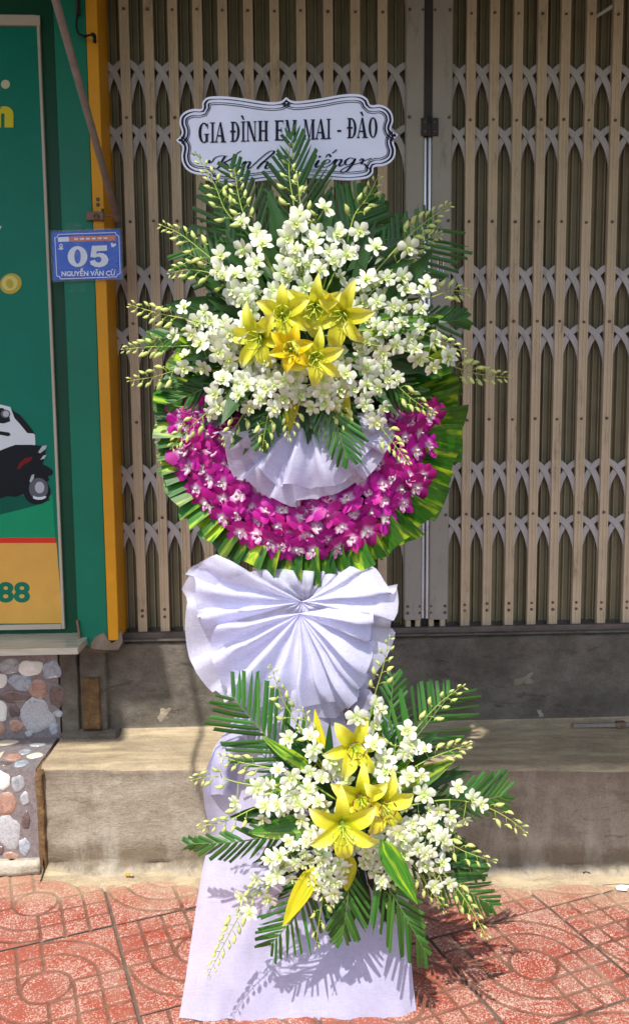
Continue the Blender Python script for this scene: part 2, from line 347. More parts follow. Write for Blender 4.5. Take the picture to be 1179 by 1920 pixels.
# --- concrete step (profile swept along x, lumpy)
XL=-.775
def step_mesh():
    b=MB(); prof=[]
    def seg(p,q,n,mi): 
        for k in range(n): prof.append((lerp(p[0],q[0],k/n),lerp(p[1],q[1],k/n),mi))
    seg((-.085,-.012),(-.03,.012),5,1); seg((-.03,.012),(0,.04),4,0); seg((0,.04),(.003,.345),26,0); seg((.003,.345),(.016,.357),3,1)
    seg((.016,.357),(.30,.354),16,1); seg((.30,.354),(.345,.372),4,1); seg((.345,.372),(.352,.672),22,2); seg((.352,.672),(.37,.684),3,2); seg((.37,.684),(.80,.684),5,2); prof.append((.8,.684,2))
    xs=[XL+.0+i*.0125 for i in range(212)]+[1.9+i*.3 for i in range(1,16)]
    vs=[]
    for x in xs:
        for (dy,z,mi) in prof:
            y=yf(x)+dy if dy<.05 else lerp(yf(x)+dy,2.545+dy,min(1,(dy-.05)/.25))
            v=Vector((x,y,z)); n1=noise.fractal(v*5,1,2,4)*.004+noise.fractal(v*26,1,2,3)*.0014
            if dy<.004 and z<.36: y-=n1*1.6; 
            elif z<.36: z+=n1*.9
            else: y-=n1*1.5; z+=n1*.5
            if dy<0: z+=abs(noise.noise(Vector((x*9,dy*30,0))))*.012; y-=noise.noise(Vector((x*6,3,0)))*.03
            vs.append((x,y,z))
    k=len(prof); fs=[];ms=[]
    b.add(vs,[],0)
    for i in range(len(xs)-1):
        for j in range(k-1): b.f.append([i*k+j,(i+1)*k+j,(i+1)*k+j+1,i*k+j+1]); b.m.append(prof[j][2] )
    b.f.append(list(range(k))); b.m.append(0)
    return b
M['con_patch2']=concrete('exposed_mortar',(.20,.17,.12),(.33,.28,.21),(.46,.40,.31),(.16,.13,.09),3)
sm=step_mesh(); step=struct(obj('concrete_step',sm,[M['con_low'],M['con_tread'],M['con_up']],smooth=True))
def blob(cx,cy,rx,ry,Y,th,n=18,rough=.25,seed=0,rot=0,dome=True,front=None):
    """lumpy low dome on a vertical face at depth Y, outline given on the face (pixel radii converted to metres)"""
    c=P(cx,cy,Y); k=(P(cx+10,cy,Y)-c).length/10; vs=[];fs=[]
    for ring,(rr,dz) in enumerate(((1,0),(.93,.75),(.6,1))):
        for i in range(n):
            a=2*math.pi*i/n; q=1+rough*noise.noise(Vector((math.cos(a)*1.3+seed,math.sin(a)*1.3,seed*2.7)))
            x=math.cos(a)*rx*k*rr*q; z=math.sin(a)*ry*k*rr*q
            x,z=x*math.cos(rot)-z*math.sin(rot),x*math.sin(rot)+z*math.cos(rot)
            vs.append((c.x+x,Y-th*dz,c.z+z))
    for r in range(2):
        for i in range(n): fs.append((r*n+i,r*n+(i+1)%n,(r+1)*n+(i+1)%n,(r+1)*n+i))
    fs.append(tuple(range(2*n,3*n))); b=MB(); b.add(vs,fs); return b
b=blob(311,1340,24,15,2.894,.006,34,.8,6,.5); obj('spalled_patch',b,M['con_patch2'],step,True)
b=blob(345,1338,4,3,2.895,.004,10,.5,5,.5); obj('spalled_patch',b,M['con_patch2'],step,True)
b=blob(985,1275,17,9,2.892,.003,22,1.1,8,.3); obj('spalled_patch',b,M['con_low'],step,True)
b=blob(1012,1338,5,11,2.892,.003,18,.9,9,.1); obj('spalled_patch',b,M['con_low'],step,True)
# rough footing between the pebble tiles and the riser
foot=MB()
def rough_box(x0,x1,y0,y1,z0,z1,n=14,m=22,amp=.006,seed=0):
    b=MB()
    def fn(u,v):
        x=lerp(x0,x1,u); z=lerp(z0,z1,v); p=Vector((x*14+seed,0,z*14)); e=min(u,1-u,v,1-v)
        return (x+noise.noise(p*1.3)*amp*.6,y0-amp*noise.fractal(p,1,2,4)+(0 if e>.02 else (y1-y0)*.999),z)
    b.grid(fn,n,m); b.box(x0+.004,x1-.004,y0+.012,y1,z0,z1-.004); return b
xa,xb,xc=P(112,1300,2.87).x,P(149,1300,2.87).x,P(204,1300,2.87).x
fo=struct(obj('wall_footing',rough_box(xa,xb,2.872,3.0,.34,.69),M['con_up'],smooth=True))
obj('concrete_stub',rough_box(xb,xc,2.868,3.0,.352,.70,seed=4),M['con_up'],fo,True)
obj('rusty_infill',rough_box(P(152,1300,2.86).x,P(190,1300,2.86).x,2.853,2.9,.375,P(160,1268,2.86).z,seed=8,amp=.008),M['con_rust'],fo,True)
obj('mortar_lip',rough_box(xa,P(226,1360,2.85).x,2.838,2.9,.345,.378,seed=18,n=20,m=6),M['con_up'],fo,True)
# --- walls of the building around the shutters
def plaster():
    n=NT('grey_plaster',.8,.2); n.color(n.ramp(n.noise(n.coord('World'),5,7,.7),[(.3,(.24,.22,.19)),(.7,(.36,.33,.29))])); return n.mat
wl=MB(); wl.box(-6,-.62,3.02,3.4,.0,4.6); wl.box(1.75,6,2.99,3.4,.0,4.6); wl.box(-.62,1.75,2.99,3.4,2.99,4.6); wl.box(-.62,1.75,3.14,3.4,.6,2.99)
struct(obj('building_wall',wl,plaster()))
# --- awning above the pavement, out of view, it shades the shutters and the board
aw=thing('awning','green corrugated metal awning over the shop front, unseen above the picture, edges shaped to cast the shade','awning',(0,2.9,3.02))
a=MB()
def aw_fn(u,v):
    x=lerp(-1.9,.21,u); return (x,lerp(1.42,2.98,v)-2.9,.008*math.sin(x*90)+.05)
a.grid(aw_fn,170,1)
a.box(-1.9,.20,1.40-2.9,1.435-2.9,-.02,.03)
obj('roof_sheet',a,M['green'],aw)
a=MB(); aw_edge=lambda y: interp([.6,.77,.87,.94,1.087,1.2],[-.13,-.11,-.03,.06,.15,.17],y) if y<1.18 else -.06
a.grid(lambda u,v:(lerp(aw_edge(lerp(.58,2.98,v)),3.2,u),lerp(.58,2.98,v)-2.9,.008*math.sin(u*250)+.03),240,14); a.box(-.13,3.2,.56-2.9,.59-2.9,-.02,.03); obj('roof_sheet',a,M['green'],aw)  # unseen sheet, left edge shaped to place the shade on the right steps
a=MB(); a.box(-1.91,-1.12,1.10-2.9,1.425-2.9,-.02,.02); a.box(-1.115,-.93,1.25-2.9,1.42-2.9,-.02,.02); obj('shade_box',a,M['orange'],aw)  # unseen boxes added to step the awning shadow at the left
# ============================================================ FOLDING SHUTTERS
BZ0,BZ1=.702,3.0
ROWS=[2.808,2.466,2.128,1.79,1.451,1.116,.787,.763]
GROUP=[(2.995,2.82),(2.654,2.469),(2.45,2.283),(1.985,1.803),(1.78,1.614),(1.308,1.126),(1.107,.942)]
barw=.031
b=MB()   # bar profile: shallow channel with two raised lips
pr=[(-.5,.022),(-.5,0),(-.34,0),(-.30,.003),(-.08,.003),(-.04,.0005),(.04,.0005),(.08,.003),(.30,.003),(.34,0),(.5,0),(.5,.022)]
v=[(x*barw,y,z) for z in (BZ0,BZ1) for x,y in pr]; k=len(pr)
b.add(v,[(i,(i+1)%k,(i+1)%k+k,i+k) for i in range(k)]+[list(range(k))]); bar_me=b.mesh('bar',M['bar'],False,True)
b=MB(); vs=[];n=7
for r,y in ((.0058,0),(.0054,-.0028),(.003,-.0042)):
    vs+=[(r*math.cos(2*math.pi*i/n),y,r*math.sin(2*math.pi*i/n)) for i in range(n)]
b.add(vs,[(r*n+i,r*n+(i+1)%n,(r+1)*n+(i+1)%n,(r+1)*n+i) for r in range(2) for i in range(n)]+[tuple(range(2*n,3*n))]); bolt_me=b.mesh('bolt',M['bolt'],True,True)
def strap_mesh(wd,h,flip,Y):
    b=MB(); n=12; x0,x1=-wd/2-.012,wd/2+.004; P0=Vector((x0,h/2-.004)); C=Vector((x1-.010,h*.36)); P1=Vector((x1+.004,-h/2)); W=.0105
    prs=[]
    for i in range(n+1):
        t=i/n; p=(1-t)**2*P0+2*t*(1-t)*C+t*t*P1; d=(2*(1-t)*(C-P0)+2*t*(P1-C)).normalized(); q=Vector((-d.y,d.x)); prs.append((p,q))
    s=-1 if flip else 1; vs=[]
    for p,q in prs:
        for o,y in ((-W,Y),(W,Y),(W,Y+.003),(-W,Y+.003)): r=p+q*o; vs.append((s*r.x,y,r.y))
    b.add(vs,[(i*4+k,i*4+(k+1)%4,(i+1)*4+(k+1)%4,(i+1)*4+k) for i in range(n) for k in range(4)]+[(0,1,2,3),tuple(range(n*4,n*4+4))])
    return b.mesh('lattice_strap',M['strap'],False,True)
def sheet_mesh(wd,seed):
    random.seed(seed); b=MB(); nr=4; pts=[]; x=-wd/2; y=.03
    pf=[(-.5,.0),(-.42,.022),(-.30,.022),(-.27,.012),(-.22,.012),(-.19,.024),(-.02,.026),(.02,.014),(.06,.014),(.09,.026),(.26,.024),(.29,.012),(.33,.012),(.36,.022),(.5,.004)]
    j=U(-.05,.05); q=[((x+j*(1-4*x*x))*wd,y+U(-.002,.002)) for x,y in pf]; k=len(q)
    b.add([(x,y,z) for z in (BZ0+.01,BZ1) for x,y in q],[(i,i+1,i+1+k,i+k) for i in range(k-1)])
    b.m=[1 if (pf[i][1]<.015 and pf[i+1][1]<.015) else 0 for i in range(k-1)]
    return b.mesh('shutter_sheet',[M['leaf_sheet'],M['leaf_ridge']],False,True)
def gate(name,label,xs,edgeL,edgeR):
    t=thing(name,label,'shutter',((edgeL+edgeR)/2,GY,BZ0)); L=t.location
    allx=[edgeL]+xs+[edgeR]
    for x in xs:
        br=link('bar',bar_me,t,Matrix.Translation(Vector((x,2.938,0))-L))
        for z in ROWS: link('bolt',bolt_me,br,Matrix.Translation((U(-.001,.001),.0032,z+U(-.002,.002)))@Matrix.Scale(U(.9,1.1),4))
    cache={}
    for i in range(len(allx)-1):
        a,c=allx[i],allx[i+1]; wd=round((c-a)/.008)*.008; mid=(a+c)/2
        for (z1,z0) in GROUP:
            h=round(z1-z0,3)
            for fl in (0,1):
                key=(wd,h,fl)
                if key not in cache: cache[key]=strap_mesh(wd-barw*.55,h,fl,2.948 if not fl else 2.9525)
                link('lattice_strap',cache[key],t,Matrix.Translation(Vector((mid+U(-.001,.001),0,(z0+z1)/2+U(-.003,.003)))-L)@Matrix.Scale(1,4))
        key=('s',wd,i%3)
        if key not in cache: cache[key]=sheet_mesh(wd,i)
        o=link('shutter_sheet',cache[key],t,Matrix.Translation(Vector((mid,2.965,0))-L))
    return t
LX=[P(x,y,2.938).x for x,y in ((231.7,17),(277.2,17),(322.8,17),(369.4,17),(416.7,17),(464.7,17),(514,18),(564,20),(615,22),(665.8,22),(717,23))]
RX=[P(x,25,2.938).x for x in (884,928,972.5,1018,1061.5,1109,1159)]; RX+=[RX[-1]+.095*i for i in range(1,5)]
pL0,pL1,pR0,pR1=[P(x,25,2.93).x for x in (761,795,811,848.5)]
xl0=-.575
gl=gate('folding_shutter','beige folding lattice shutter between orange pillar and meeting posts, behind the flowers',LX,xl0,pL0+.012)
gr=gate('folding_shutter','beige folding lattice shutter on the right of the grey meeting posts, fully in view',RX,pR1-.012,RX[-1]+.09)
# meeting posts
PZ0=P(800,1161,2.93).z
def post(par,x0,x1,side):
    L=par.location
    b=MB(); b.bbox(x0,x1,2.922,2.97,PZ0,BZ1,.004); o=rel(obj('meeting_post',b,M['post'],par),par)
    for z in ROWS[:6]+[ROWS[6],ROWS[7]]:
        for x in ((x0+.011,) if side<0 else (x1-.011,)): link('bolt',bolt_me,o,Matrix.Translation((x,2.922,z)))
    for z in (ROWS[0],ROWS[6],ROWS[7]):
        x=x1-.006 if side<0 else x0+.006; link('bolt',bolt_me,o,Matrix.Translation((x,2.922,z))@Matrix.Scale(.8,4))
    for x in ((x0+.016,x1-.010) if side<0 else (x0+.010,x1-.016)):
        b=MB(); b.bbox(x-.009,x+.009,2.935,2.96,BZ0,PZ0-.001,.002); rel(obj('bar_foot',b,M['bar'],par),par)
    return o
po=post(gl,pL0,pL1,-1); pq=post(gr,pR0,pR1,1)
def boxpart(name,par,mat,*a,bev=None):
    b=MB(); (b.bbox(*a,bev) if bev else b.box(*a)); return rel(obj(name,b,mat,par),par)
hz=P(805,222,2.92).z; hz2=P(805,255,2.92).z
boxpart('cover_strip',gl,M['dark_steel'],pL1-.001,pR0+.001,2.928,2.95,hz+.0,BZ1,bev=.003)
boxpart('closing_strip',gl,M['alu'],pL1+.001,pL1+.0125,2.934,2.95,.74,hz2,bev=.003)
boxpart('closing_strip',gr,M['alu'],pR0-.0125,pR0-.001,2.930,2.95,.74,hz2,bev=.003)
boxpart('gap_backing',gl,M['dark_steel'],pL1,pR0,2.955,2.96,.70,BZ1)
for par,x0,x1 in ((gl,P(789,238,2.92).x,P(803,238,2.92).x),(gr,P(807,238,2.92).x,P(821,238,2.92).x)):
    hgp=boxpart('hinge',par,M['dark_steel'],x0,x1,2.914,2.9225,hz2,hz,bev=.002)
    for z in (hz-.013,hz2+.013): link('bolt',bolt_me,hgp,Matrix.Translation(((x0+x1)/2+par.location.x*0,2.914,z)))
b=MB(); b.tube([(P(805,240,2.91).x,2.915,z) for z in (hz2-.003,hz+.003)],.006,8); rel(obj('hinge_pin',b,M['dark_steel'],gl,True),gl)
def capsule(cx,cz,w_,h_,n=8):
    pts=[]
    for i in range(n+1): a=math.pi*i/n; pts.append((cx+w_*math.cos(a),cz+h_-w_+w_*math.sin(a)))
    for i in range(n+1): a=math.pi+math.pi*i/n; pts.append((cx+w_*math.cos(a),cz-h_+w_+w_*math.sin(a)))
    return pts
def handle(par,px,py,w_,h_,tip):
    c=P(px,py,2.92); L=par.location
    oa=capsule(c.x,c.z,w_*1.45,h_*1.12); ob=capsule(c.x,c.z,w_,h_); k=len(oa)
    b=MB(); vs=[(x,2.9215,z) for x,z in oa]+[(x,2.917,z) for x,z in [( (p[0]*.6+q[0]*.4),(p[1]*.6+q[1]*.4)) for p,q in zip(oa,ob)]]+[(x,2.9195,z) for x,z in ob]
    b.add(vs,[(r*k+i,r*k+(i+1)%k,(r+1)*k+(i+1)%k,(r+1)*k+i) for r in range(2) for i in range(k)])
    hd=rel(obj('pull_handle',b,M['alu'],par,True),par)
    b=MB(); b.add([(x,2.9208,z) for x,z in ob],[tuple(range(k))]); obj('recess',b,M['dark_steel'],hd)
    b=MB(); b.box(c.x-w_*.62,c.x+w_*.62,2.9170,2.9205,c.z-h_*.8,c.z+h_*.45); obj('latch',b,M['p_silver'],hd)
    if tip:
        b=MB(); b.box(c.x-w_*.6,c.x+w_*.6,2.9175,2.9204,c.z+h_*.5,c.z+h_*.8); obj('latch',b,M['plate_orange'],hd)
handle(gr,825.5,506,.0075,.042,True); handle(gl,782,508,.0075,.042,False)
c=P(787,435,2.915); b=MB(); b.tube([(c.x+.011*math.cos(a*math.pi/8),2.918-.003*(a%2)*0,c.z+.020*math.sin(a*math.pi/8)) for a in range(17)],.0022,6); rel(obj('pull_ring',b,M['alu'],gl,True),gl)
# loose strap end at the top right
c0,c1=P(1115,32,2.93),P(1147,12,2.93); b=MB(); b.poly([c0+Vector((0,0,-.006)),c1+Vector((0,0,-.006)),c1+Vector((0,0,.007)),c0+Vector((.004,0,.007))],(0,1,0),.003); rel(obj('loose_strap',b,M['strap'],gr),gr)
# floor track
tr=thing('shutter_track','rusty steel floor track under the folding shutters','track',(.5,2.93,.684))
def tb(name,mat,*a): return boxpart(name,tr,mat,*a)
tb('rail',M['track'],-.60,2.1,2.908,2.926,.687,.712); tb('rail',M['track'],-.60,2.1,2.99,3.01,.687,.71); tb('track_bed',M['dark_steel'],-.6,2.1,2.9265,2.9895,.687,.692)
tb('threshold',M['con_up'],-.60,2.1,2.885,2.9075,.6875,.694)
# steel angle lying on the ledge at right
z0=.357; a0,a1=PZ(1072,1364,z0),PZ(1215,1362,z0)
sb=thing('steel_bar','short flat galvanised steel bar lying on the ledge below the right shutter','metal bar',tuple((a0+a1)/2))
b=MB(); d=(a1-a0); q=Vector((0,-.012,0)); b.poly([a0+Vector((-.003,0,.004)),a0+q+Vector((0,0,.004)),a1+q+Vector((0,0,.004)),a1+Vector((0,0,.004))],(0,0,1),.013); rel(obj('flat_bar',b,M['arm'],sb),sb)
b=MB(); mid=a0+d*.62; b.box(mid.x-.016,mid.x+.016,mid.y-.018,mid.y+.004,z0+.002,z0+.022); rel(obj('rusty_bracket',b,M['rust'],sb),sb)
# ============================================================ SHOP FRONT ON THE LEFT
FY=2.80; gx1=P(183,640,FY).x; gx0=P(125,640,FY).x; ox1=-.552
pz=P(210,1207,FY).z
gp=thing('shop_pillar','green clad pillar edged with orange, left of the folding shutter','pillar',((gx0+ox1)/2,FY,pz))
boxpart('green_cladding',gp,M['green'],gx0,gx1-.001,FY+.001,3.02,pz-.008,3.4,bev=.002)
boxpart('orange_edge',gp,M['orange'],gx1,ox1,FY,3.02,pz+.012,3.4,bev=.002)
b=MB(); c=P(187,1205,FY); pts=[P(x,y,FY-.003) for x,y in ((170,1216),(172,1204),(178,1195),(187,1190),(196,1186),(203,1200),(210,1207),(222,1198),(226,1180),(229,1190),(230,1204),(222,1218),(200,1219))]
b.poly(pts,(0,1,0),.012); rel(obj('broken_plaster',b,M['con_low'],gp),gp)
b=MB(); c=P(190,1212,FY); b.merge(rough_box(gx0+.02,ox1+.002,FY+.004,3.0,pz-.035,pz+.011,seed=31,n=14,m=5)); rel(obj('pillar_foot',b,M['con_up'],gp,True),gp)
for y in (374,384):
    c=P(184,y,FY); rel(link('bolt',bolt_me,gp,Matrix.Translation(c)@Matrix.Scale(1.1,4)),gp)
# poster board
BY=2.86
bx1=P(95,640,BY).x; bzb=P(50,1170,BY).z; bzt=P(60,50,BY).z; bx0=-1.55
pb=thing('shop_poster','green and orange advertising poster with printed scooter in a beige frame','poster',((bx0+bx1)/2,BY,bzb))
boxpart('backing_board',pb,M['green_dark'],bx0-.1,gx0-.001,BY+.006,3.02,bzb-.05,3.4)
boxpart('print',pb,M['p_green'],bx0,bx1,BY,BY+.005,bzb,bzt)
fr=[('frame_strip',bx1,bx1+.009,bzb-.022,bzt+.03),]
boxpart('frame_strip',pb,M['frame'],bx1+.0005,bx1+.0105,BY-.008,BY+.0055,bzb-.018,bzt+.03,bev=.002)
boxpart('frame_strip',pb,M['frame'],bx0,bx1,BY-.008,BY+.0055,bzt+.001,bzt+.032,bev=.002)
boxpart('frame_strip',pb,M['frame'],bx0,bx1,BY-.008,BY+.0055,bzb-.018,bzb-.001,bev=.002)
def pp(name,mat,px,lift=.0006,th=.0004,par=None,Y=BY):
    b=MB(); b.poly([P(x,y,Y-lift) for x,y in px],(0,-1,0),th); return rel(obj(name,b,mat,par or pb),par or pb)
def circ(cx,cy,rx,ry,n=20,a0=0,a1=2*math.pi,rot=0):
    return [(cx+rx*math.cos(lerp(a0,a1,i/n))*math.cos(rot)-ry*math.sin(lerp(a0,a1,i/n))*math.sin(rot),cy+rx*math.cos(lerp(a0,a1,i/n))*math.sin(rot)+ry*math.sin(lerp(a0,a1,i/n))*math.cos(rot)) for i in range(n)]
pp('printed_ground',M['p_ground'],[(-300,960),(-40,958),(40,950),(80,938),(99,926),(104.5,1009),(-300,1011)],.0006)
pp('red_stripe',M['p_red'],[(-300,1009.5),(104.5,1008),(106.5,1018),(-300,1019)],.001)
pp('orange_band',M['p_orange'],[(-300,1019),(106.5,1018),(118.5,1168.5),(-300,1171)],.0008)
pp('printed_shadow',M['p_green2'],[(-300,975),(0,965),(60,950),(95,938),(90,932),(40,930),(-300,930)],.0011)
pp('printed_band',M['p_ground'],[(-300,622),(89,618),(90,630),(-300,633)],.0007) if False else None
# printed scooter
sc=[('body_white',M['p_white'],[(-60,762),(0,758),(20,763),(22,768),(38,782),(52,800),(62,812),(66,815),(67,834),(40,840),(0,845),(-60,850)],.0014),
('seat_black',M['p_black'],[(-60,850),(0,845),(18,838),(30,834),(60,834),(78,836),(86,842),(84,858),(80,870),(92,876),(99,882),(99,890),(90,893),(93,900),(86,905),(70,900),(55,912),(45,926),(30,932),(15,930),(0,935),(-60,940)],.0018),
('trim_black',M['p_black'],[(-20,764),(6,765),(17,774),(20,790),(8,794),(-20,792)],.0018),
('trim_black',M['p_black'],[(22,768),(38,778),(54,797),(66,813),(52,812),(38,795),(28,784)],.0018),
('trim_black',M['p_black'],[(-10,807),(18,811),(21,816),(16,818),(-10,813)],.0018),
('tail_light',M['p_dred'],[(32,880),(38,868),(48,859),(62,856),(58,864),(44,872),(37,880)],.0022),
('indicator',M['p_silver'],[(72,848),(80,836),(89,835),(86,842),(76,850)],.0022),('indicator',M['p_silver'],[(76,862),(82,854),(88,853),(84,860)],.0022),
('tyre',M['p_black'],circ(70,922,25,24,24),.0022),('rim',M['p_grey'],circ(73,916,18,20,24),.0026),('hub',M['p_silver'],circ(75,914,9,11,16),.003),
('fork',M['p_silver'],[(56,902),(60,891),(65,889),(64,897),(58,905)],.003),
('mirror',M['p_grey'],circ(11,776,9,8,16),.0022),('mirror_glass',M['p_silver'],circ(12,776,6,6,14),.0026)]
for nm,mt,pts,lf in sc: pp('scooter_'+nm,mt,pts,lf)
pp('rim_highlight',M['p_white'],circ(74,930,14,7,12,.2,math.pi-.4)+circ(74,927,12,5,8,math.pi-.4,.2)[::1],.0032)
pp('printed_coin',M['p_gold'],circ(21,532,21,19,26,rot=-.5),.0014); pp('printed_coin',M['p_gold2'],circ(19,531,15,14,24,rot=-.5),.0018); pp('coin_mark',M['p_gold'],circ(19,532,7,9,14,rot=-.3),.0022)
pp('round_dot',M['p_cream'],circ(11,158,8.5,8.5,20),.0014)
def text_mesh(s,offset,shear=0):
    c=bpy.data.curves.new('t','FONT'); c.body=s; c.size=1; c.offset=offset; c.extrude=0; c.shear=shear; c.resolution_u=4
    o=bpy.data.objects.new('t',c); me=bpy.data.meshes.new_from_object(o); bpy.data.objects.remove(o); bpy.data.curves.remove(c); return me
def fit_text(name,s,x0,y0,x1,y1,Y,mat,par,offset=.02,shear=0,th=.0008,skew=0):
    me=text_mesh(s,offset,shear); vs=[v.co.copy() for v in me.vertices]; fs=[list(p.vertices) for p in me.polygons]
    ax=min(v.x for v in vs);bx=max(v.x for v in vs);ay=min(v.y for v in vs);by=max(v.y for v in vs); b=MB()
    out=[]
    for v in vs:
        u=(v.x-ax)/(bx-ax); t=(v.y-ay)/(by-ay); out.append(P(lerp(x0,x1,u),lerp(y1,y0,t)+skew*(u-.5),Y))
    b.add(out,fs); bpy.data.meshes.remove(me); o=rel(obj(name,b,mat,par),par); return o
fit_text('printed_digits','88',-4,1091,57,1130,BY-.0015,M['p_digit'],pb,.035)
fit_text('printed_letter','n',-14,199,26,239,BY-.0015,M['p_yellow'],pb,.06)
fit_text('printed_letter','y',-18,424,4,458,BY-.0015,M['p_white'],pb,.0,.25)
# extra print outside the frame keeps the phone line going left
boxpart('corner_cap',pb,M['frame'],bx1-.002,bx1+.012,BY-.0095,BY-.0082,bzt+.0,bzt+.03)
# marble sill
zs=P(50,1190,BY-.008).z
sl_=thing('marble_sill','cream marble window sill under the green poster','sill',(-1.0,2.8,zs-.02))
yb=PZ(60,1216,zs).y; boxpart('sill_slab',sl_,M['marble'],-1.6,P(147,1216,yb).x,yb,2.868,zs-.022,zs,bev=.003)
b=MB(); c=P(146,1198,FY-.01); b.poly([P(x,y,FY-.012) for x,y in ((143,1163),(147,1164),(154,1214),(150,1216))],(0,1,0),.012); rel(obj('wood_splinter',b,M['rust'],gp),gp)
# pebble tile cladding
pyu=2.872; pyl=2.60
pc=struct(obj('pebble_cladding',(lambda b:(b.box(-1.6,xa-.002,pyu,3.0,.34,zs-.0225),b.box(-1.6,P(70,1500,pyl).x,pyl,3.0,-.01,.352),b)[2])(MB()),M['grout']))
k43=4.3636
def peb(cx,cy,rx,ry,kind,seed,Y,sc=1.14):
    b=blob(cx/k43,1200+cy/k43,rx/k43*sc,ry/k43*sc,Y,.0030,18,.34,seed,U(-.12,.12)); o=obj('pebble',b,PEB[kind],pc,True); return o
for i,(cx,cy,rx,ry,kd) in enumerate([(85,218,85,55,'slate'),(250,228,80,62,'white'),(427,243,75,72,'blue'),(10,330,46,62,'white'),(173,350,98,55,'blue'),(310,400,72,76,'red'),(120,465,112,46,'brown'),(300,620,126,130,'grey'),(120,577,42,50,'brown'),(8,580,46,85,'white'),(470,460,58,100,'brown'),(135,705,58,46,'red'),(5,720,36,60,'red'),(478,606,38,25,'slate'),(445,722,33,52,'blue'),(240,768,32,24,'slate'),(-120,300,70,70,'grey'),(-130,480,80,60,'red'),(-140,640,80,70,'blue')]): peb(cx,cy,rx,ry,kd,i*1.7,pyu)
for i,(cx,cy,rx,ry,kd) in enumerate([(20,1150,56,74,'white'),(148,1175,46,66,'slate'),(58,1335,78,82,'red'),(72,1565,88,140,'grey'),(205,1300,36,52,'slate'),(215,1480,30,70,'brown'),(205,1690,42,68,'blue'),(100,1772,60,42,'red'),(-5,1250,16,32,'slate'),(8,1720,22,35,'brown'),(-110,1300,70,100,'blue'),(-110,1560,70,90,'white')]): peb(cx,cy,rx,ry,kd,i*2.3+50,pyl)
for i,(cx,cy,rx,ry,kd) in enumerate([(60,840,90,22,'cream'),(310,858,65,13,'slate'),(5,945,20,30,'cream'),(110,955,78,30,'red'),(205,915,52,22,'blue'),(290,945,66,22,'cream'),(180,1010,58,28,'blue'),(30,1012,70,16,'brown')]):
    z=.352; a=PZ(cx/k43,1200+cy/k43,z); kx=(PZ(cx/k43+5,1200+cy/k43,z)-a).length/5; ky=(PZ(cx/k43,1205+cy/k43,z)-a).length/5; n=16; vs=[]
    for rr,dz in ((1,0),(.92,.0025),(.6,.0034)):
        for q in range(n):
            an=2*math.pi*q/n; w_=1+.3*noise.noise(Vector((math.cos(an)+i*3,math.sin(an),2))); vs.append((a.x+math.cos(an)*rx/k43*kx*rr*w_,a.y+math.sin(an)*ry/k43*ky*rr*w_,z+dz))
    b=MB(); b.add(vs,[(r*n+q,r*n+(q+1)%n,(r+1)*n+(q+1)%n,(r+1)*n+q) for r in range(2) for q in range(n)]+[tuple(range(2*n,3*n))]); obj('pebble',b,PEB[kd],pc,True)
# mortar joint between pebble cladding and concrete step
xj=P(70,1500,pyl).x
b=rough_box(xj-.004,XL+.012,2.592,2.7,.0,.352,seed=77,n=6,m=40,amp=.008); obj('mortar_joint',b,M['con_rust'],pc,True)
b=rough_box(-1.6,XL+.01,2.585,2.65,-.01,P(60,1612,2.58).z,seed=99,n=60,m=5,amp=.012); obj('mortar_joint',b,M['con_patch'],pc,True)
# ---------------- house number plate
NY=FY-.012
npz=thing('house_number_plate','blue and white house number plate 05 taped to the green pillar','sign',tuple(P(163,482,NY)))
def np_(name,mat,px,lift,th=.0004): return pp(name,mat,px,lift,th,npz,NY)
np_('plate',M['plate_blue'],[(98,435),(226,430),(229,522),(101,526)],0,.0016)
np_('clear_sleeve',M['tape'],[(93.5,432),(228,427),(232,524.5),(97.5,529)],.0052,.0002)
def fr_line(pts,wd,lift,mat):
    for i in range(len(pts)-1):
        (ax,ay),(bx,by)=pts[i],pts[i+1]; L=math.hypot(bx-ax,by-ay); nx,ny=-(by-ay)/L*wd/2,(bx-ax)/L*wd/2
        ex,ey=(bx-ax)/L*wd*.45,(by-ay)/L*wd*.45
        np_('border_line',mat,[(ax+nx-ex,ay+ny-ey),(bx+nx+ex,by+ny+ey),(bx-nx+ex,by-ny+ey),(ax-nx-ex,ay-ny-ey)],lift+.00002*i,.0003)
fr_line([(110,439.5),(217,436),(218.5,440),(223.5,443),(226,512),(221,515),(219,519),(115,523),(112,519),(107,517),(103.5,446),(108,444),(110,439.5)],1.3,.0022,M['plate_white'])
np_('printed_strip',M['plate_white'],[(109,445),(129.5,444),(130,453),(109.5,453.6)],.0022); np_('printed_strip',M['plate_orange'],[(129.7,444),(217,441),(217.3,451),(130.2,453.2)],.0022)
for i in range(6): np_('strip_letter',M['plate_white'],[(140+i*11,446.8-i*.35),(147+i*11,446.6-i*.35),(147+i*11,449.6-i*.35),(140+i*11,449.8-i*.35)],.0027)
np_('small_emblem',M['plate_white'],circ(115,461,3.4,4.4,12),.0024); np_('small_emblem',M['plate_blue'],circ(115,460.5,1.5,2.2,8),.0030); np_('small_emblem',M['plate_white'],[(110,465.6),(120,465.2),(118,468),(112,468.2)],.0024)
np_('small_emblem',M['plate_white'],[(208,457),(211,455),(213,458),(217,456),(218.5,459),(214,463),(210,463.5)],.0024)
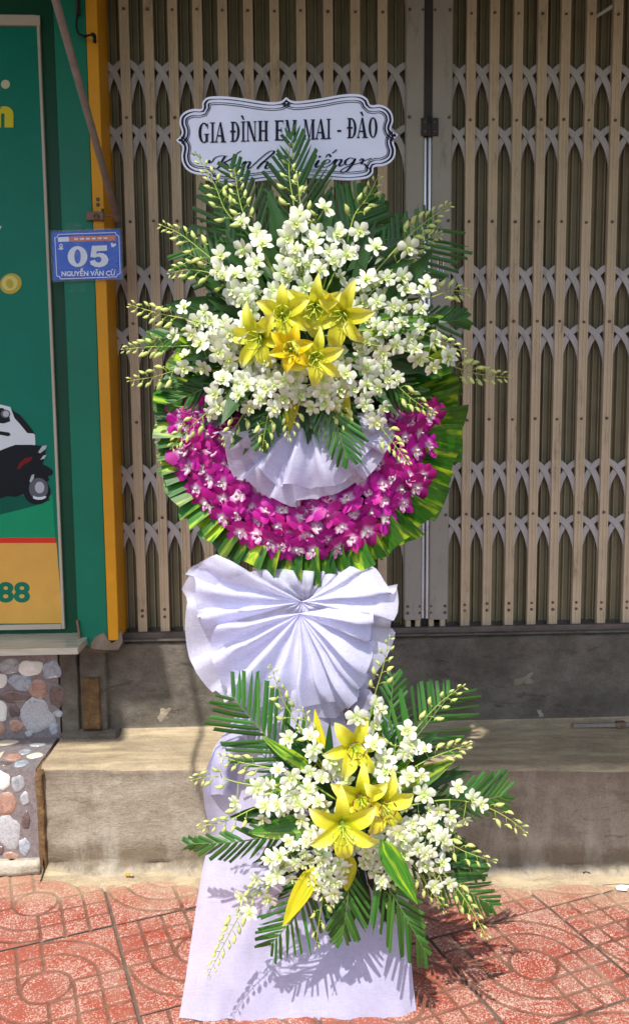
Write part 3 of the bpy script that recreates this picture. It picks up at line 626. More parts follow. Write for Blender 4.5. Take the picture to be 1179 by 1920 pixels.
# digits: fat slab zero and five
def ring(cx,cy,rx,ry,ix,iy,n=28):
    return [(cx+rx*math.cos(2*math.pi*i/n),cy+ry*math.sin(2*math.pi*i/n),cx+ix*math.cos(2*math.pi*i/n),cy+iy*math.sin(2*math.pi*i/n)) for i in range(n)]
def ring_part(name,mat,r,lift,par,Y,sk=0):
    b=MB(); n=len(r); vo=[P(a,b_,Y-lift) for a,b_,c_,d_ in r]; vi=[P(c_,d_,Y-lift) for a,b_,c_,d_ in r]
    b.add(vo+vi,[(i,(i+1)%n,(i+1)%n+n,i+n) for i in range(n)]); return rel(obj(name,b,mat,par),par)
ring_part('digit_zero',M['plate_white'],ring(146,481,18.5,19.5,6,13.5),.0030,npz,NY)
np_('digit_five',M['plate_white'],[(173,461),(201,460),(201,470),(182,471),(181,476),(187,474),(195,475),(201,480),(204,487),(202,494),(196,499),(187,501),(178,500),(171,496),(169,490),(178,487),(181,491),(186,493),(190,490),(191,486),(189,482),(184,481),(180,483),(170,482)],.0030)
fit_text('street_name','NGUYỄN VĂN CỪ',116,503,217,517.5,NY-.0034,M['plate_white'],npz,.03,skew=-1.5)
# crumpled tape
def crumple(cx,cy,wx,wy,seed,Y):
    b=MB()
    def fn(u,v):
        x=cx+(u-.5)*wx+4*noise.noise(Vector((u*3,v*5,seed))); y=cy+(v-.5)*wy+5*noise.noise(Vector((u*4,seed,v*3))); p=P(x,y,Y); p.y-=.004+.012*abs(noise.noise(Vector((u*5+seed,v*5,0)))); return p
    b.grid(fn,12,10); return b
for i,(x,y,a_,c_) in enumerate(((140,428,34,20),(165,432,30,10),(148,536,30,22),(148,478,20,88))):
    rel(obj('clear_tape',crumple(x,y,a_,c_,i*5.1,NY-.006),M['tape'],npz),npz)
# ---------------- awning arm, clamp and hooks
am=thing('slanted_pipe','worn grey pipe arm slanting down to the orange pillar edge','pipe',tuple(P(222,410,2.72)))
A0=P(221,412,2.73); A1=P(105,0,2.2); A2=A0+(A1-A0)*1.32
b=MB(); b.tube([A0,A0+(A1-A0)*.5,A1,A2],.0105,12); rel(obj('pipe',b,M['arm'],am,True),am)
b=MB(); b.tube([P(199,405,2.77),P(214,404,2.735)],.0032,6); rel(obj('pivot_bolt',b,M['rust'],am,True),am)
cl=thing('pipe_clamp','rusty steel clamp bolted to orange pillar edge above the number plate','clamp',tuple(P(182,405,FY)))
b=MB(); pa=P(163,398,FY-.002); pb_=P(196,414,FY-.002); b.bbox(pa.x,pb_.x,FY-.014,FY-.001,pb_.z,pa.z,.003); rel(obj('clamp_plate',b,M['rust'],cl),cl)
c=P(180,406,FY-.016); b=MB(); b.tube([(c.x+.008*math.cos(t*math.pi/6),FY-.017,c.z+.008*math.sin(t*math.pi/6)) for t in range(13)],.0028,6); rel(obj('ring',b,M['rust'],cl,True),cl)
c=P(193,404,FY-.016); b=MB(); b.tube([(c.x,FY-.016,c.z-.018),(c.x+.003,FY-.028,c.z),(c.x,FY-.016,c.z+.018)],.005,6); rel(obj('wing_nut',b,M['rust'],cl,True),cl)
hk=thing('cable_hook','black hook and loose cable hanging at the top of the green pillar','hook',tuple(P(150,70,FY)))
b=MB(); b.tube(catmull([P(148,-20,FY-.02),P(147,20,FY-.02),P(144,45,FY-.02),P(147,62,FY-.02),P(160,68,FY-.03)],14),.0035,6); rel(obj('cable',b,M['black'],hk,True),hk)
b=MB(); b.tube([P(146,-20,FY-.012),P(147,28,FY-.012)],.008,8); rel(obj('cable_sleeve',b,M['dark_steel'],hk,True),hk)
b=MB(); b.tube(catmull([P(158,70,FY-.02),P(168,66,FY-.03),P(177,66,FY-.035),P(178,80,FY-.035)],10),[.003]*5+[.006]*6,6); rel(obj('hook',b,M['black'],hk,True),hk)
# loose cable hanging from the awning, above the picture, its shadow falls on the step
h0,h1,h2=P(345,1190,2.9),P(366,1400,2.72),P(388,1540,2.54)
cv=[Vector((p.x-.33*(p.y-1.3),1.3,p.z+1.55*(p.y-1.3))) for p in (h0,h1,h2)]
hc=thing('hanging_cable','dark loose cable hanging from the awning, above the top left of the picture','cable',tuple(cv[0]))
b=MB(); b.tube(catmull([cv[0]+Vector((-.01,.03,.06)),cv[0],cv[1]]+[cv[2]],16),.0085,8); rel(obj('cable',b,M['black'],hc,True),hc)
# litter
z=.02; c=PZ(243,1640,.02); bt=thing('cigarette_butt','orange cigarette butt lying at the foot of the left step','cigarette butt',tuple(c)); b=MB(); b.tube([(-.013,0,0),(.005,-.002,0)],.0042,8); obj('filter',b,M['orange'],bt,True)
b=MB(); b.tube([(.0052,-.002,0),(.012,-.003,0)],.004,8); obj('burnt_end',b,M['frame'],bt,True)
c=PZ(1166,1665,.004); b=MB(); b.poly([Vector((-.022,-.010,0)),Vector((.006,-.016,0)),Vector((.024,.004,.003)),Vector((.002,.014,.002)),Vector((-.018,.008,0))],(0,0,1),.001); o=obj('paper_scrap',b,M['card']); o.location=c; tag(o,'small white paper scrap on the red paving near the right edge','scrap')
c=PZ(1098,1637,.018); b=MB(); b.tube([(-.01,0,0),(0,.003,.002),(.012,-.002,0)],.003,6); o=obj('twig',b,M['dark_steel'],smooth=True); o.location=c; tag(o,'tiny dark twig lying on mortar at the foot of the right step','twig')
c=PZ(1160,1658,.006); b=MB(); b.tube([(-.05,.004,0),(0,.002,.003),(.06,-.004,0)],.0012,5); o=obj('straw',b,M['frame'],smooth=True); o.location=c; tag(o,'thin dry straw beside the white paper scrap','straw')
# ============================================================ FLOWER STAND
WY_=2.12                                   # plane of the wreath
C0=P(578,805,WY_); RAD=.388; KX=1565/2.12
# easel frame (mostly hidden)
es=thing('easel_stand','wooden easel behind the wreath and the draped cloth, carrying the flowers','stand',(C0.x,2.1,0))
def tubepart(name,par,pts,r,mat,n=6):
    b=MB(); b.tube(pts,r,n); return rel(obj(name,b,mat,par,True),par)
for sx in (-1,1): tubepart('leg',es,[(C0.x+sx*.13,2.06,.0),(C0.x+sx*.045,2.17,1.75)],.012,M['wood'])
tubepart('leg',es,[(C0.x,2.42,.0),(C0.x,2.18,1.55)],.012,M['wood'])
for z in (.45,.95,1.5): tubepart('crossbar',es,[(C0.x-.10,2.06+.06*z,z),(C0.x+.10,2.06+.06*z,z)],.009,M['wood'])
# ---------------- draped cloth
dr=thing('draped_cloth','long pale lavender cloth draped from the bow down to the pavement','cloth',(C0.x,2.0,0))
rows=[(1285,470,690,2.085),(1330,440,720,2.075),(1365,425,745,2.06),(1400,402,760,2.05),(1440,389,765,2.04),(1500,388,766,2.035),(1560,391,765,2.025),(1605,386,765,2.01),(1640,378,765,1.995),(1700,368,766,1.975),(1780,356,769,1.945),(1850,346,775,1.915),(1915,335,783,1.892)]
ry=[r[0] for r in rows]
def dfn(u,v):
    y=lerp(1285,1915,v); xl=interp(ry,[r[1] for r in rows],y); xr=interp(ry,[r[2] for r in rows],y); Y=interp(ry,[r[3] for r in rows],y)
    x=lerp(xl,xr,u); p=P(x,y,Y); f=1-v
    p.y+=.022*math.sin(u*11+v*2)*(.35+f)+.010*noise.noise(Vector((u*2.2,v*3,9)))+.009*noise.noise(Vector((u*7,v*8,2)))+.004*noise.noise(Vector((u*22,v*7,4)))
    if u<.16 and v<.52: p.y-=.05*math.sin(math.pi*v/.52)*(1-u/.16)**1.5; p.x+=.006*math.sin(v*17)*(1-u/.16)
    p.y+=.04*max(0,abs(u-.5)*2-.85)*(1 if v>.5 else -.6)
    p.z+=.0015*math.sin(u*40); return p
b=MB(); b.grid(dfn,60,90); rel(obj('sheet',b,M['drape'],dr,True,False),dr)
# folded roll at the upper left of the drape
def rfn(u,v):
    y=lerp(1345,1490,v); xl=interp([1345,1400,1440,1490],[440,402,389,390],y); p=P(xl+u*70*(1-.25*v),y,2.03-.05*math.sin(u*math.pi)); p.y+=.01*noise.noise(Vector((u*4,v*6,7))); return p
b=MB(); b.grid(rfn,14,24); rel(obj('folded_flap',b,M['drape'],dr,True,False),dr)
# ---------------- pleated fans
def fan(name,par,cx,cy,Y,ang,rad,pleats,amp,mat,seed,r0=.0,twist=0,nr=14,dip=0,tilt=0):
    """angles in degrees (image sense, 0=right, 90=down), rad: pixel radii at the same stations"""
    random.seed(seed); edges=[0]
    for i in range(pleats): edges.append(edges[-1]+U(.45,1.7))
    edges=[e/edges[-1] for e in edges]; hs=[U(.45,1.35) for _ in edges]
    n=pleats*7; c=P(cx,cy,Y); k=(P(cx+100,cy,Y)-c).length/100
    def fn(u,v):
        u2=u
        j=0
        while j<pleats-1 and u2>edges[j+1]: j+=1
        t=(u2-edges[j])/(edges[j+1]-edges[j]); saw=(t/.72 if t<.72 else 1-(t-.72)/.28)*hs[j]   # steep-sided pleats
        saw=(saw*saw*(3-2*saw) if saw<1 else saw); saw+=.22*noise.noise(Vector((u*31,v*2.2,seed)))
        a0=lerp(ang[0],ang[-1],u); R=interp(ang,rad,a0)*k
        a=math.radians(a0+(7*(saw-.5)*v+twist*v)+5*v*noise.noise(Vector((u*7,v*2.5,seed+5)))); r=R*(r0+(1-r0)*v); R_=r*(1+.10*(hs[j]-.9)*v-.05*saw*v)
        x=c.x+math.cos(a)*R_; z=c.z-math.sin(a)*R_
        d=amp*(saw-.3)*min(1,.15+1.15*v)+.012*noise.noise(Vector((x*13,z*13,seed)))*v+.0042*noise.noise(Vector((x*38,z*38,seed)))+.0018*noise.noise(Vector((x*90,z*90,seed)))
        bulge=.03*math.sin(v*math.pi*.8)*(1-dip)
        return (x,Y-d-bulge+tilt*v,z)
    b=MB(); b.grid(fn,n,nr); return rel(obj(name,b,mat,par,True,False),par)
bw=thing('fabric_bow','large white pleated fabric bow fanned out below the round wreath','bow',tuple(P(562,1130,2.06)))
fan('back_fan',bw,565,1128,2.085,[-22,0,25,50,75,90,110,130,150,170,190,207],[128,176,186,208,238,218,222,242,246,226,214,186],10,.034,M['cloth'],5)
fan('front_fan',bw,562,1150,2.055,[-12,10,30,50,68,80,95,110,125,145,165,178],[135,140,154,186,200,178,160,178,204,198,178,150],11,.055,M['cloth'],12)
fan('upper_lobe',bw,566,1128,2.06,[168,176,186,196,205,214],[190,196,206,216,205,170],3,.04,M['cloth'],21)
fan('upper_lobe',bw,572,1128,2.06,[-38,-25,-10,2,12],[110,140,168,176,160],3,.03,M['cloth'],25)
fan('top_gather',bw,575,1128,2.10,[200,230,260,290,320,345],[150,85,62,66,90,135],6,.02,M['cloth'],27)
# ---------------- wreath
wr=thing('round_wreath','round wreath of purple orchids edged with folded green leaves','wreath',tuple(C0))
b=MB(); n=48
b.tube([(C0.x,WY_+.005,C0.z),(C0.x,WY_+.035,C0.z)],RAD*.93,n); rel(obj('foam_disc',b,M['foam'],wr),wr)
def rim_mesh(seed):
    random.seed(seed); b=MB(); wv=U(-.006,.006)
    def fn(u,v):
        # u along radial, v across; folded pleat: one side lifted
        x=u; y=(v-.5)*(.75+.35*u)
        z=.55*(v-.35)*(v>.35)-.10*(v<.2)*(0.2-v)*5*.6+.10*math.sin(u*2.2)+.05*math.sin(u*6+seed)
        if u>.999: x+=.10*math.sin(v*3+seed)*.5
        return (x,y,z)
    b.grid(fn,5,6); return b.mesh('rim_leaf',M['rim'],True)
rims=[rim_mesh(i) for i in range(6)]
random.seed(3)
a=-40.
while a<222:
    right=1 if (a<60 or False) else 0
    step_=U(6,9.5) if a<65 else U(6,8.5) if a<120 else U(4.4,6.4)
    ar=math.radians(a); d=Vector((math.cos(ar),0,-math.sin(ar)))
    rr0=RAD*.60; ln=RAD*(.975+U(-.02,.022)+(.015 if a<30 else 0))-rr0
    wd=math.radians(step_)*RAD*1.45
    side=Vector((math.sin(ar),0,math.cos(ar))); nrm=Vector((0,-1,0))
    X=(d+nrm*U(-.02,.10)).normalized(); Z=(nrm+side*U(-.30,.05)).normalized(); Yv=Z.cross(X).normalized(); Z=X.cross(Yv)
    mm=Matrix((X*ln,Yv*wd,Z*wd)).transposed().to_4x4(); mm.translation=C0+d*rr0+nrm*(.012+.010*((a+40)/262)+U(0,.002))-Vector(wr.location)
    link('rim_leaf',random.choice(rims),wr,mm); a+=step_
# ---------------- orchid blossoms (shared meshes)
def petal_grid(b,ang,L,W,cup,curl,base=.0,lift=0,mi=0,nu=6,nv=4,tip=.5,notch=0):
    ca,sa=math.cos(ang),math.sin(ang)
    def fn(u,v):
        t=(v-.5)*2; pk=.62 if tip>.6 else .5; wd=W*.5*((.25+.75*(u/pk)**.8) if u<pk else math.sqrt(max(.0,1-((u-pk)/(1.02-pk))**2)))
        x=base+L*u*(1-.06*t*t*u); y=t*wd; z=lift+cup*u*(1-u)*4*.25+curl*u*u-.35*wd*abs(t)**1.6*(1 if cup>=0 else -1)*.6
        return (x*ca-y*sa,x*sa+y*ca,z)
    b.grid(fn,nu,nv,mi)
def blossom_mesh(name,mats,seed,purple=False):
    kw=1 if purple else .80
    random.seed(seed); b=MB(); j=lambda s:U(-s,s)
    petal_grid(b,math.pi/2+j(.12),.0245,.0155*kw,.004,.003+j(.004),.002)
    petal_grid(b,math.radians(218)+j(.15),.0245,.0155*kw,.003,.003+j(.005),.002)
    petal_grid(b,math.radians(322)+j(.15),.0245,.0155*kw,.003,.003+j(.005),.002)
    for a in (24,156): petal_grid(b,math.radians(a)+j(.12),.0250,.0265*kw,.003,.002+j(.005),.002,.0012,tip=.72)
    petal_grid(b,math.radians(270)+j(.1),.014,.013,-.006,.009,.001,.002,1,4,4,.8)
    for s in (-1,1): petal_grid(b,math.radians(270+s*62),.0075,.008,.003,.008,.0005,.002,1,3,2)
    b.tube([(0,0,0),(0,.001,.005),(0,-.001,.0075)],[.0026,.0024,.001],6,1)
    b.tube([(0,0,-.012),(0,0,0)],[.001,.0022],5,0)
    b.uv[-10:]=[(0.02,0)]*10
    return b.mesh(name,mats,True)
WB=[blossom_mesh('orchid_blossom',[M['orchid_white'],M['orchid_lip']],i) for i in range(6)]
PB=[blossom_mesh('orchid_blossom',[M['orchid_purple'],M['orchid_plip']],i+40,True) for i in range(6)]
def bud_mesh(seed):
    random.seed(seed); b=MB(); L=.021; n=7; pr=[(0,.0012),(.08,.0032),(.3,.0050),(.55,.0049),(.8,.0030),(.95,.0012),(1,.0003)]; bend=U(-.003,.003)
    b.tube([(L*t,bend*math.sin(t*3),.0) for t,_ in pr],[r for _,r in pr],n); b.tube([(.001,0,0),(-.002,-.004,0),(-.003,-.006,0)],[.002,.0015,.0006],4)
    return b.mesh('bud',M['bud'],True)
BD=[bud_mesh(i) for i in range(4)]
def orient(X,Z,pos,s,origin):
    X=X.normalized(); Yv=Z.cross(X).normalized(); Z=X.cross(Yv).normalized()
    m=Matrix((X*s,Yv*s,Z*s)).transposed().to_4x4(); m.translation=pos-origin; return m
def face_matrix(pos,nrm,roll_,s,origin):
    Z=nrm.normalized(); X=Vector((1,0,0))-Z*Z.x; X.normalize(); Yv=Z.cross(X); c,s_=math.cos(roll_),math.sin(roll_)
    X2=X*c+Yv*s_; return orient(X2,Z,pos,s,origin)
# purple ring: blue-noise scatter
random.seed(11); pts=[]; tries=0
def inring(x,y):
    dx,dy=x-575,y-800; a=math.degrees(math.atan2(dy,dx)); r=math.hypot(dx,dy)
    ro=interp([-20,0,30,60,90,120,150,180,200],[232,236,236,236,240,236,238,240,245],a if a>-90 else a+360)
    return r<ro and r>112 and (y>790 or (y>752 and abs(dx)>165))
while tries<9000 and len(pts)<190:
    x,y=U(320,830),U(750,1050); tries+=1
    if inring(x,y) and all((x-p[0])**2+(y-p[1])**2>24.5**2 for p in pts): pts.append((x,y))
for x,y in pts:
    r=math.hypot(x-575,y-800); lift=.042*math.sqrt(max(0,1-((r-185)/85)**2)) if abs(r-185)<85 else 0
    p=P(x,y,WY_-.018-lift); out=Vector(((x-575)/r,0,-(y-800)/r))
    nrm=Vector((0,-1,0))+out*((r-185)/85*.75)+Vector((U(-.5,.5),0,U(-.45,.45))); nrm.z-=.10
    rl=math.atan2(-out.x,out.z)*.35+U(-.6,.6)
    link('orchid_blossom',random.choice(PB),wr,face_matrix(p,nrm,rl,U(1.35,1.75),C0))
# ---------------- centre ruffle
rf=thing('centre_ruffle','white pleated fabric ruffle in the middle of the purple wreath','ruffle',tuple(P(575,800,2.03)))
fan('back_fan',rf,572,775,2.055,[2,15,30,48,62,75,90,105,122,140,158,172],[150,172,165,170,165,170,160,178,172,172,158,170],8,.035,M['cloth'],31)
fan('front_fan',rf,572,770,2.03,[8,22,35,50,66,80,95,112,125,140,155,165],[128,150,140,150,158,150,138,150,146,135,140,120],6,.045,M['cloth'],36)
# ---------------- foam cores hidden behind the flowers and dark filler foliage
def core(name,label,cx,cy,Y,rx,rz,ry,seed):
    c=P(cx,cy,Y); t=thing(name,label,'floral foam',tuple(c)); b=MB()
    def fn(u,v):
        a=u*2*math.pi; ph=v*math.pi; q=1+.15*noise.noise(Vector((math.cos(a)*2,math.sin(a)*2,seed+v*3))); return (rx*q*math.sin(ph)*math.cos(a),ry*math.sin(ph)*math.sin(a),rz*q*math.cos(ph))
    b.grid(fn,20,12); obj('foam',b,M['foam'],t,True); return t
core('foam_block','dark green floral foam hidden inside the upper flower arrangement',565,640,2.06,.13,.12,.07,1)
core('foam_block','dark green floral foam hidden inside the lower flower arrangement',665,1550,1.88,.11,.10,.07,2)
def broad(seed,fold=.18,droop=.12,n=8,tipshape=.62):
    random.seed(seed); b=MB()
    def fn(u,v):
        t=(v-.5)*2; wd=.5*max(0,math.sin(math.pi*(u**tipshape)))**.8 if 0<u<1 else .02
        return (u,t*wd,fold*abs(t)*wd*1.2-droop*u*u+.02*math.sin(u*14+t*2+seed)*abs(t))
    b.grid(fn,n,4); return b
BL=[broad(i,droop=d) for i,d in enumerate((.05,.12,.2,.0))]
blm={}
def bl_mesh(name,mat):
    k=(name,mat)
    if k not in blm: blm[k]=[x.mesh(name,M[mat],True) for x in BL]
    return random.choice(blm[k])
def filler(label,cx,cy,rx,ry,Y,n,seed,lmin,lmax):
    random.seed(seed); b=MB(); c=P(cx,cy,Y)
    for i in range(n):
        a=U(0,2*math.pi); rr=math.sqrt(rnd()); x=cx+math.cos(a)*rx*rr*.7; y=cy+math.sin(a)*ry*rr*.7; p=P(x,y,Y+U(-.04,.05))
        d=Vector((math.cos(a+U(-.6,.6)),U(-.35,.15),-math.sin(a+U(-.6,.6)))).normalized(); Z=(Vector((U(-.4,.4),-1,U(-.3,.5)))).normalized()
        L=U(lmin,lmax); Yv=Z.cross(d).normalized(); Z=d.cross(Yv); W=L*U(.16,.3)
        mm=Matrix((d*L,Yv*W,Z*W)).transposed().to_4x4(); mm.translation=p-c; b.merge(random.choice(BL),mm)
    o=obj('filler_leaves',b,M['filler'],None,True,False); o.location=c; tag(o,label,'foliage'); o['kind']='stuff'; return o
filler('dark green filler leaves packed between the stems of the upper arrangement',565,620,235,175,2.035,170,5,.09,.19)
filler('dark green filler leaves packed between the stems of the lower arrangement',665,1540,190,170,1.86,140,6,.07,.15)
# ---------------- palm fronds
def leaflet_mesh(seed):
    random.seed(seed); b=MB(); cut=U(-.35,.35); dr_=U(.0,.09); sharp=seed%4==3
    def fn(u,v):
        t=(v-.5)*2; wd=.5*(min(1,.45+u*3.2) if u<.17 else 1)*(1-.15*u)
        if sharp: wd*=max(.05,(1-u)**.35*1.05)
        x=u+(cut*.06*t if u>.99 and not sharp else 0); return (x,t*wd,-.20*wd*abs(t)-dr_*14*u*u*.5)
    b.grid(fn,5,2); return b.mesh('leaflet',M['palm'],False)
LF=[leaflet_mesh(i) for i in range(8)]
def frond(label,path,Ys,n,prof,width=10,a0=58,a1=24,group=None,seed=0,nj=.35,skip=.04):
    """path: base->tip pixels; prof: list of (t,leaflet length px left,right)"""
    random.seed(seed+500); k=len(path); W3=[P(x,y,lerp(Ys[0],Ys[1],i/(k-1))) for i,(x,y) in enumerate(path)]
    W3[k//2].y-=.012
    cv=catmull(W3,40); c=cv[0]; t=thing('palm_frond',label,'palm frond',tuple(c),group)
    b=MB(); b.tube(cv[::2],[lerp(.0026,.0008,i/20) for i in range(21)],5); rel(obj('stem',b,M['palm_stem'],t,True),t)
    ts=[q[0] for q in prof]; sc=Ys[0]/FPX
    for i in range(n):
        for s in (-1,1):
            if rnd()<skip: continue
            tt=.14+.86*(i+.5*(s>0)*.6)/n; tt=min(tt,1); f=tt*40; j=min(int(f),39); p=cv[j].lerp(cv[j+1],f-j); dr_=(cv[min(j+2,40)]-cv[max(j-1,0)]).normalized()
            Ln=interp(ts,[q[1 if s<0 else 2] for q in prof],tt)*sc*U(.92,1.06)
            if Ln<.008: continue
            view=Vector((0,-1,0)); sd=dr_.cross(view).normalized()*(1 if s>0 else -1)
            a=math.radians(lerp(a0,a1,tt)+U(-3.5,3.5)); X=(dr_*math.cos(a)+sd*math.sin(a)+view*U(-.12,.10)).normalized()
            Z=(view+sd*U(-.1,.5)*nj*2+Vector((0,0,U(-nj,nj)))).normalized(); Yv=Z.cross(X).normalized(); Z=X.cross(Yv)
            Wd=width*sc*U(.62,.95); mm=Matrix((X*Ln,Yv*Wd,Z*Wd)).transposed().to_4x4(); mm.translation=p-c
            link('leaflet',random.choice(LF),t,mm)
    return t
GT='palm fronds in the upper arrangement'; GB='palm fronds in the lower arrangement'
frond('tall central palm frond whose tip overlaps the middle of the name board',[(566,520),(560,400),(545,246)],(2.10,2.10),17,[(.1,70,70),(.45,100,110),(.62,74,84),(.8,44,54),(1,22,30)],9,46,27,GT,1)
frond('palm frond tipped beside the lower left end of the name board',[(545,540),(482,430),(430,306)],(2.11,2.12),14,[(.1,80,70),(.45,100,85),(.7,60,50),(.88,44,40),(1,24,24)],10,55,36,GT,2)
frond('dark palm frond rising right of the central frond under the name board',[(590,540),(640,450),(686,362)],(2.12,2.13),14,[(.1,90,90),(.5,100,100),(.85,48,48),(1,24,24)],11,52,28,GT,3)
frond('dark palm frond spreading left behind the upper white orchids at board height',[(520,540),(440,445),(396,352)],(2.15,2.16),14,[(.1,80,80),(.5,80,80),(.9,40,40),(1,30,30)],10,55,30,GT,4)
frond('palm frond with upright cut leaflets in front of the meeting posts',[(640,560),(740,500),(826,425)],(2.10,2.13),15,[(.1,70,70),(.5,92,100),(.8,70,95),(1,24,50)],9,58,48,GT,5)
frond('palm frond reaching up right to the left meeting post behind orchids',[(600,560),(670,470),(728,405)],(2.13,2.15),13,[(.1,90,90),(.5,100,95),(.85,60,55),(1,24,24)],11,50,30,GT,6)
frond('dark palm frond pointing right across the right shutter edge',[(680,620),(780,612),(876,598)],(2.08,2.11),15,[(.1,50,60),(.5,66,72),(.8,46,50),(1,14,14)],9,45,22,GT,7)
frond('palm frond with short ladder-like leaflets at the upper left of the flowers',[(500,560),(410,505),(335,468)],(2.11,2.13),14,[(.1,60,60),(.5,70,74),(.8,50,58),(1,26,30)],8,60,40,GT,8)
frond('dark palm frond pointing left at mid height behind the orchid buds',[(480,610),(370,625),(274,640)],(2.10,2.12),14,[(.1,50,50),(.5,50,50),(.85,34,34),(1,10,10)],9,48,24,GT,9)
frond('palm frond hanging over the right half of the centre ruffle',[(600,720),(628,790),(652,866)],(2.00,1.96),12,[(.1,60,60),(.45,72,62),(.8,48,40),(1,14,14)],8,48,24,GT,10)
frond('small palm frond hanging over the left half of the centre ruffle',[(540,720),(508,780),(488,838)],(2.00,1.97),11,[(.1,50,50),(.5,48,48),(.85,30,30),(1,12,12)],8,48,24,GT,11)
frond('palm frond lying over the upper right rim of the wreath',[(680,690),(740,730),(795,757)],(2.04,2.05),12,[(.1,50,50),(.5,58,46),(.85,34,30),(1,12,12)],8,50,24,GT,12)
frond('small palm frond lying over the upper left rim of the wreath',[(460,690),(380,730),(318,758)],(2.05,2.06),12,[(.1,50,50),(.5,46,50),(.85,30,34),(1,12,12)],8,50,24,GT,13)
frond('broad palm frond fanning up left under the fabric bow',[(625,1510),(520,1400),(432,1302)],(1.93,1.97),16,[(.1,70,70),(.4,110,110),(.65,110,105),(.85,70,80),(1,26,40)],12,55,40,GB,21)
frond('broad palm frond fanning up right, glossy leaflets against the dark riser',[(690,1500),(770,1390),(848,1296)],(1.92,1.97),16,[(.1,80,90),(.4,112,118),(.65,88,112),(.85,50,92),(1,24,50)],10,58,42,GB,22)
frond('palm frond with trimmed square leaflets pointing right at mid height',[(730,1530),(850,1510),(948,1490)],(1.88,1.92),15,[(.1,60,50),(.5,104,60),(.8,72,66),(1,24,26)],11,48,30,GB,23)
frond('palm frond pointing left beyond the edge of the draped cloth',[(590,1540),(470,1570),(352,1583)],(1.80,1.86),15,[(.1,60,64),(.5,70,46),(.8,54,34),(1,24,22)],12,50,24,GB,24)
frond('palm frond sweeping lower right over the red paving',[(720,1580),(830,1640),(925,1700)],(1.80,1.82),16,[(.1,70,70),(.5,84,86),(.8,56,60),(1,20,24)],10,48,24,GB,25)
frond('palm frond hanging down right with long blunt leaflets over the cloth edge',[(690,1600),(745,1690),(800,1790)],(1.77,1.78),13,[(.1,80,120),(.4,70,125),(.75,44,90),(1,20,34)],11,40,16,GB,26)
frond('palm frond hanging at lower left in front of the draped cloth',[(610,1610),(560,1700),(505,1775)],(1.77,1.79),14,[(.1,80,76),(.45,110,90),(.8,74,62),(1,36,30)],9,48,30,GB,27)
frond('palm frond hanging straight down below the lilies over the cloth',[(655,1610),(650,1690),(640,1765)],(1.78,1.79),11,[(.1,80,80),(.45,84,80),(.8,50,50),(1,24,24)],10,40,18,GB,28)
frond('palm frond at the back rising beside the bow and upper orchid spray',[(700,1480),(725,1370),(738,1262)],(1.97,2.02),13,[(.1,70,60),(.5,60,66),(.85,30,40),(1,14,18)],10,52,36,GB,29)
frond('dark palm frond low at right, half hidden by orchid buds',[(740,1560),(830,1590),(905,1640)],(1.86,1.88),14,[(.1,60,60),(.5,60,60),(.85,40,40),(1,16,16)],10,48,26,GB,30)
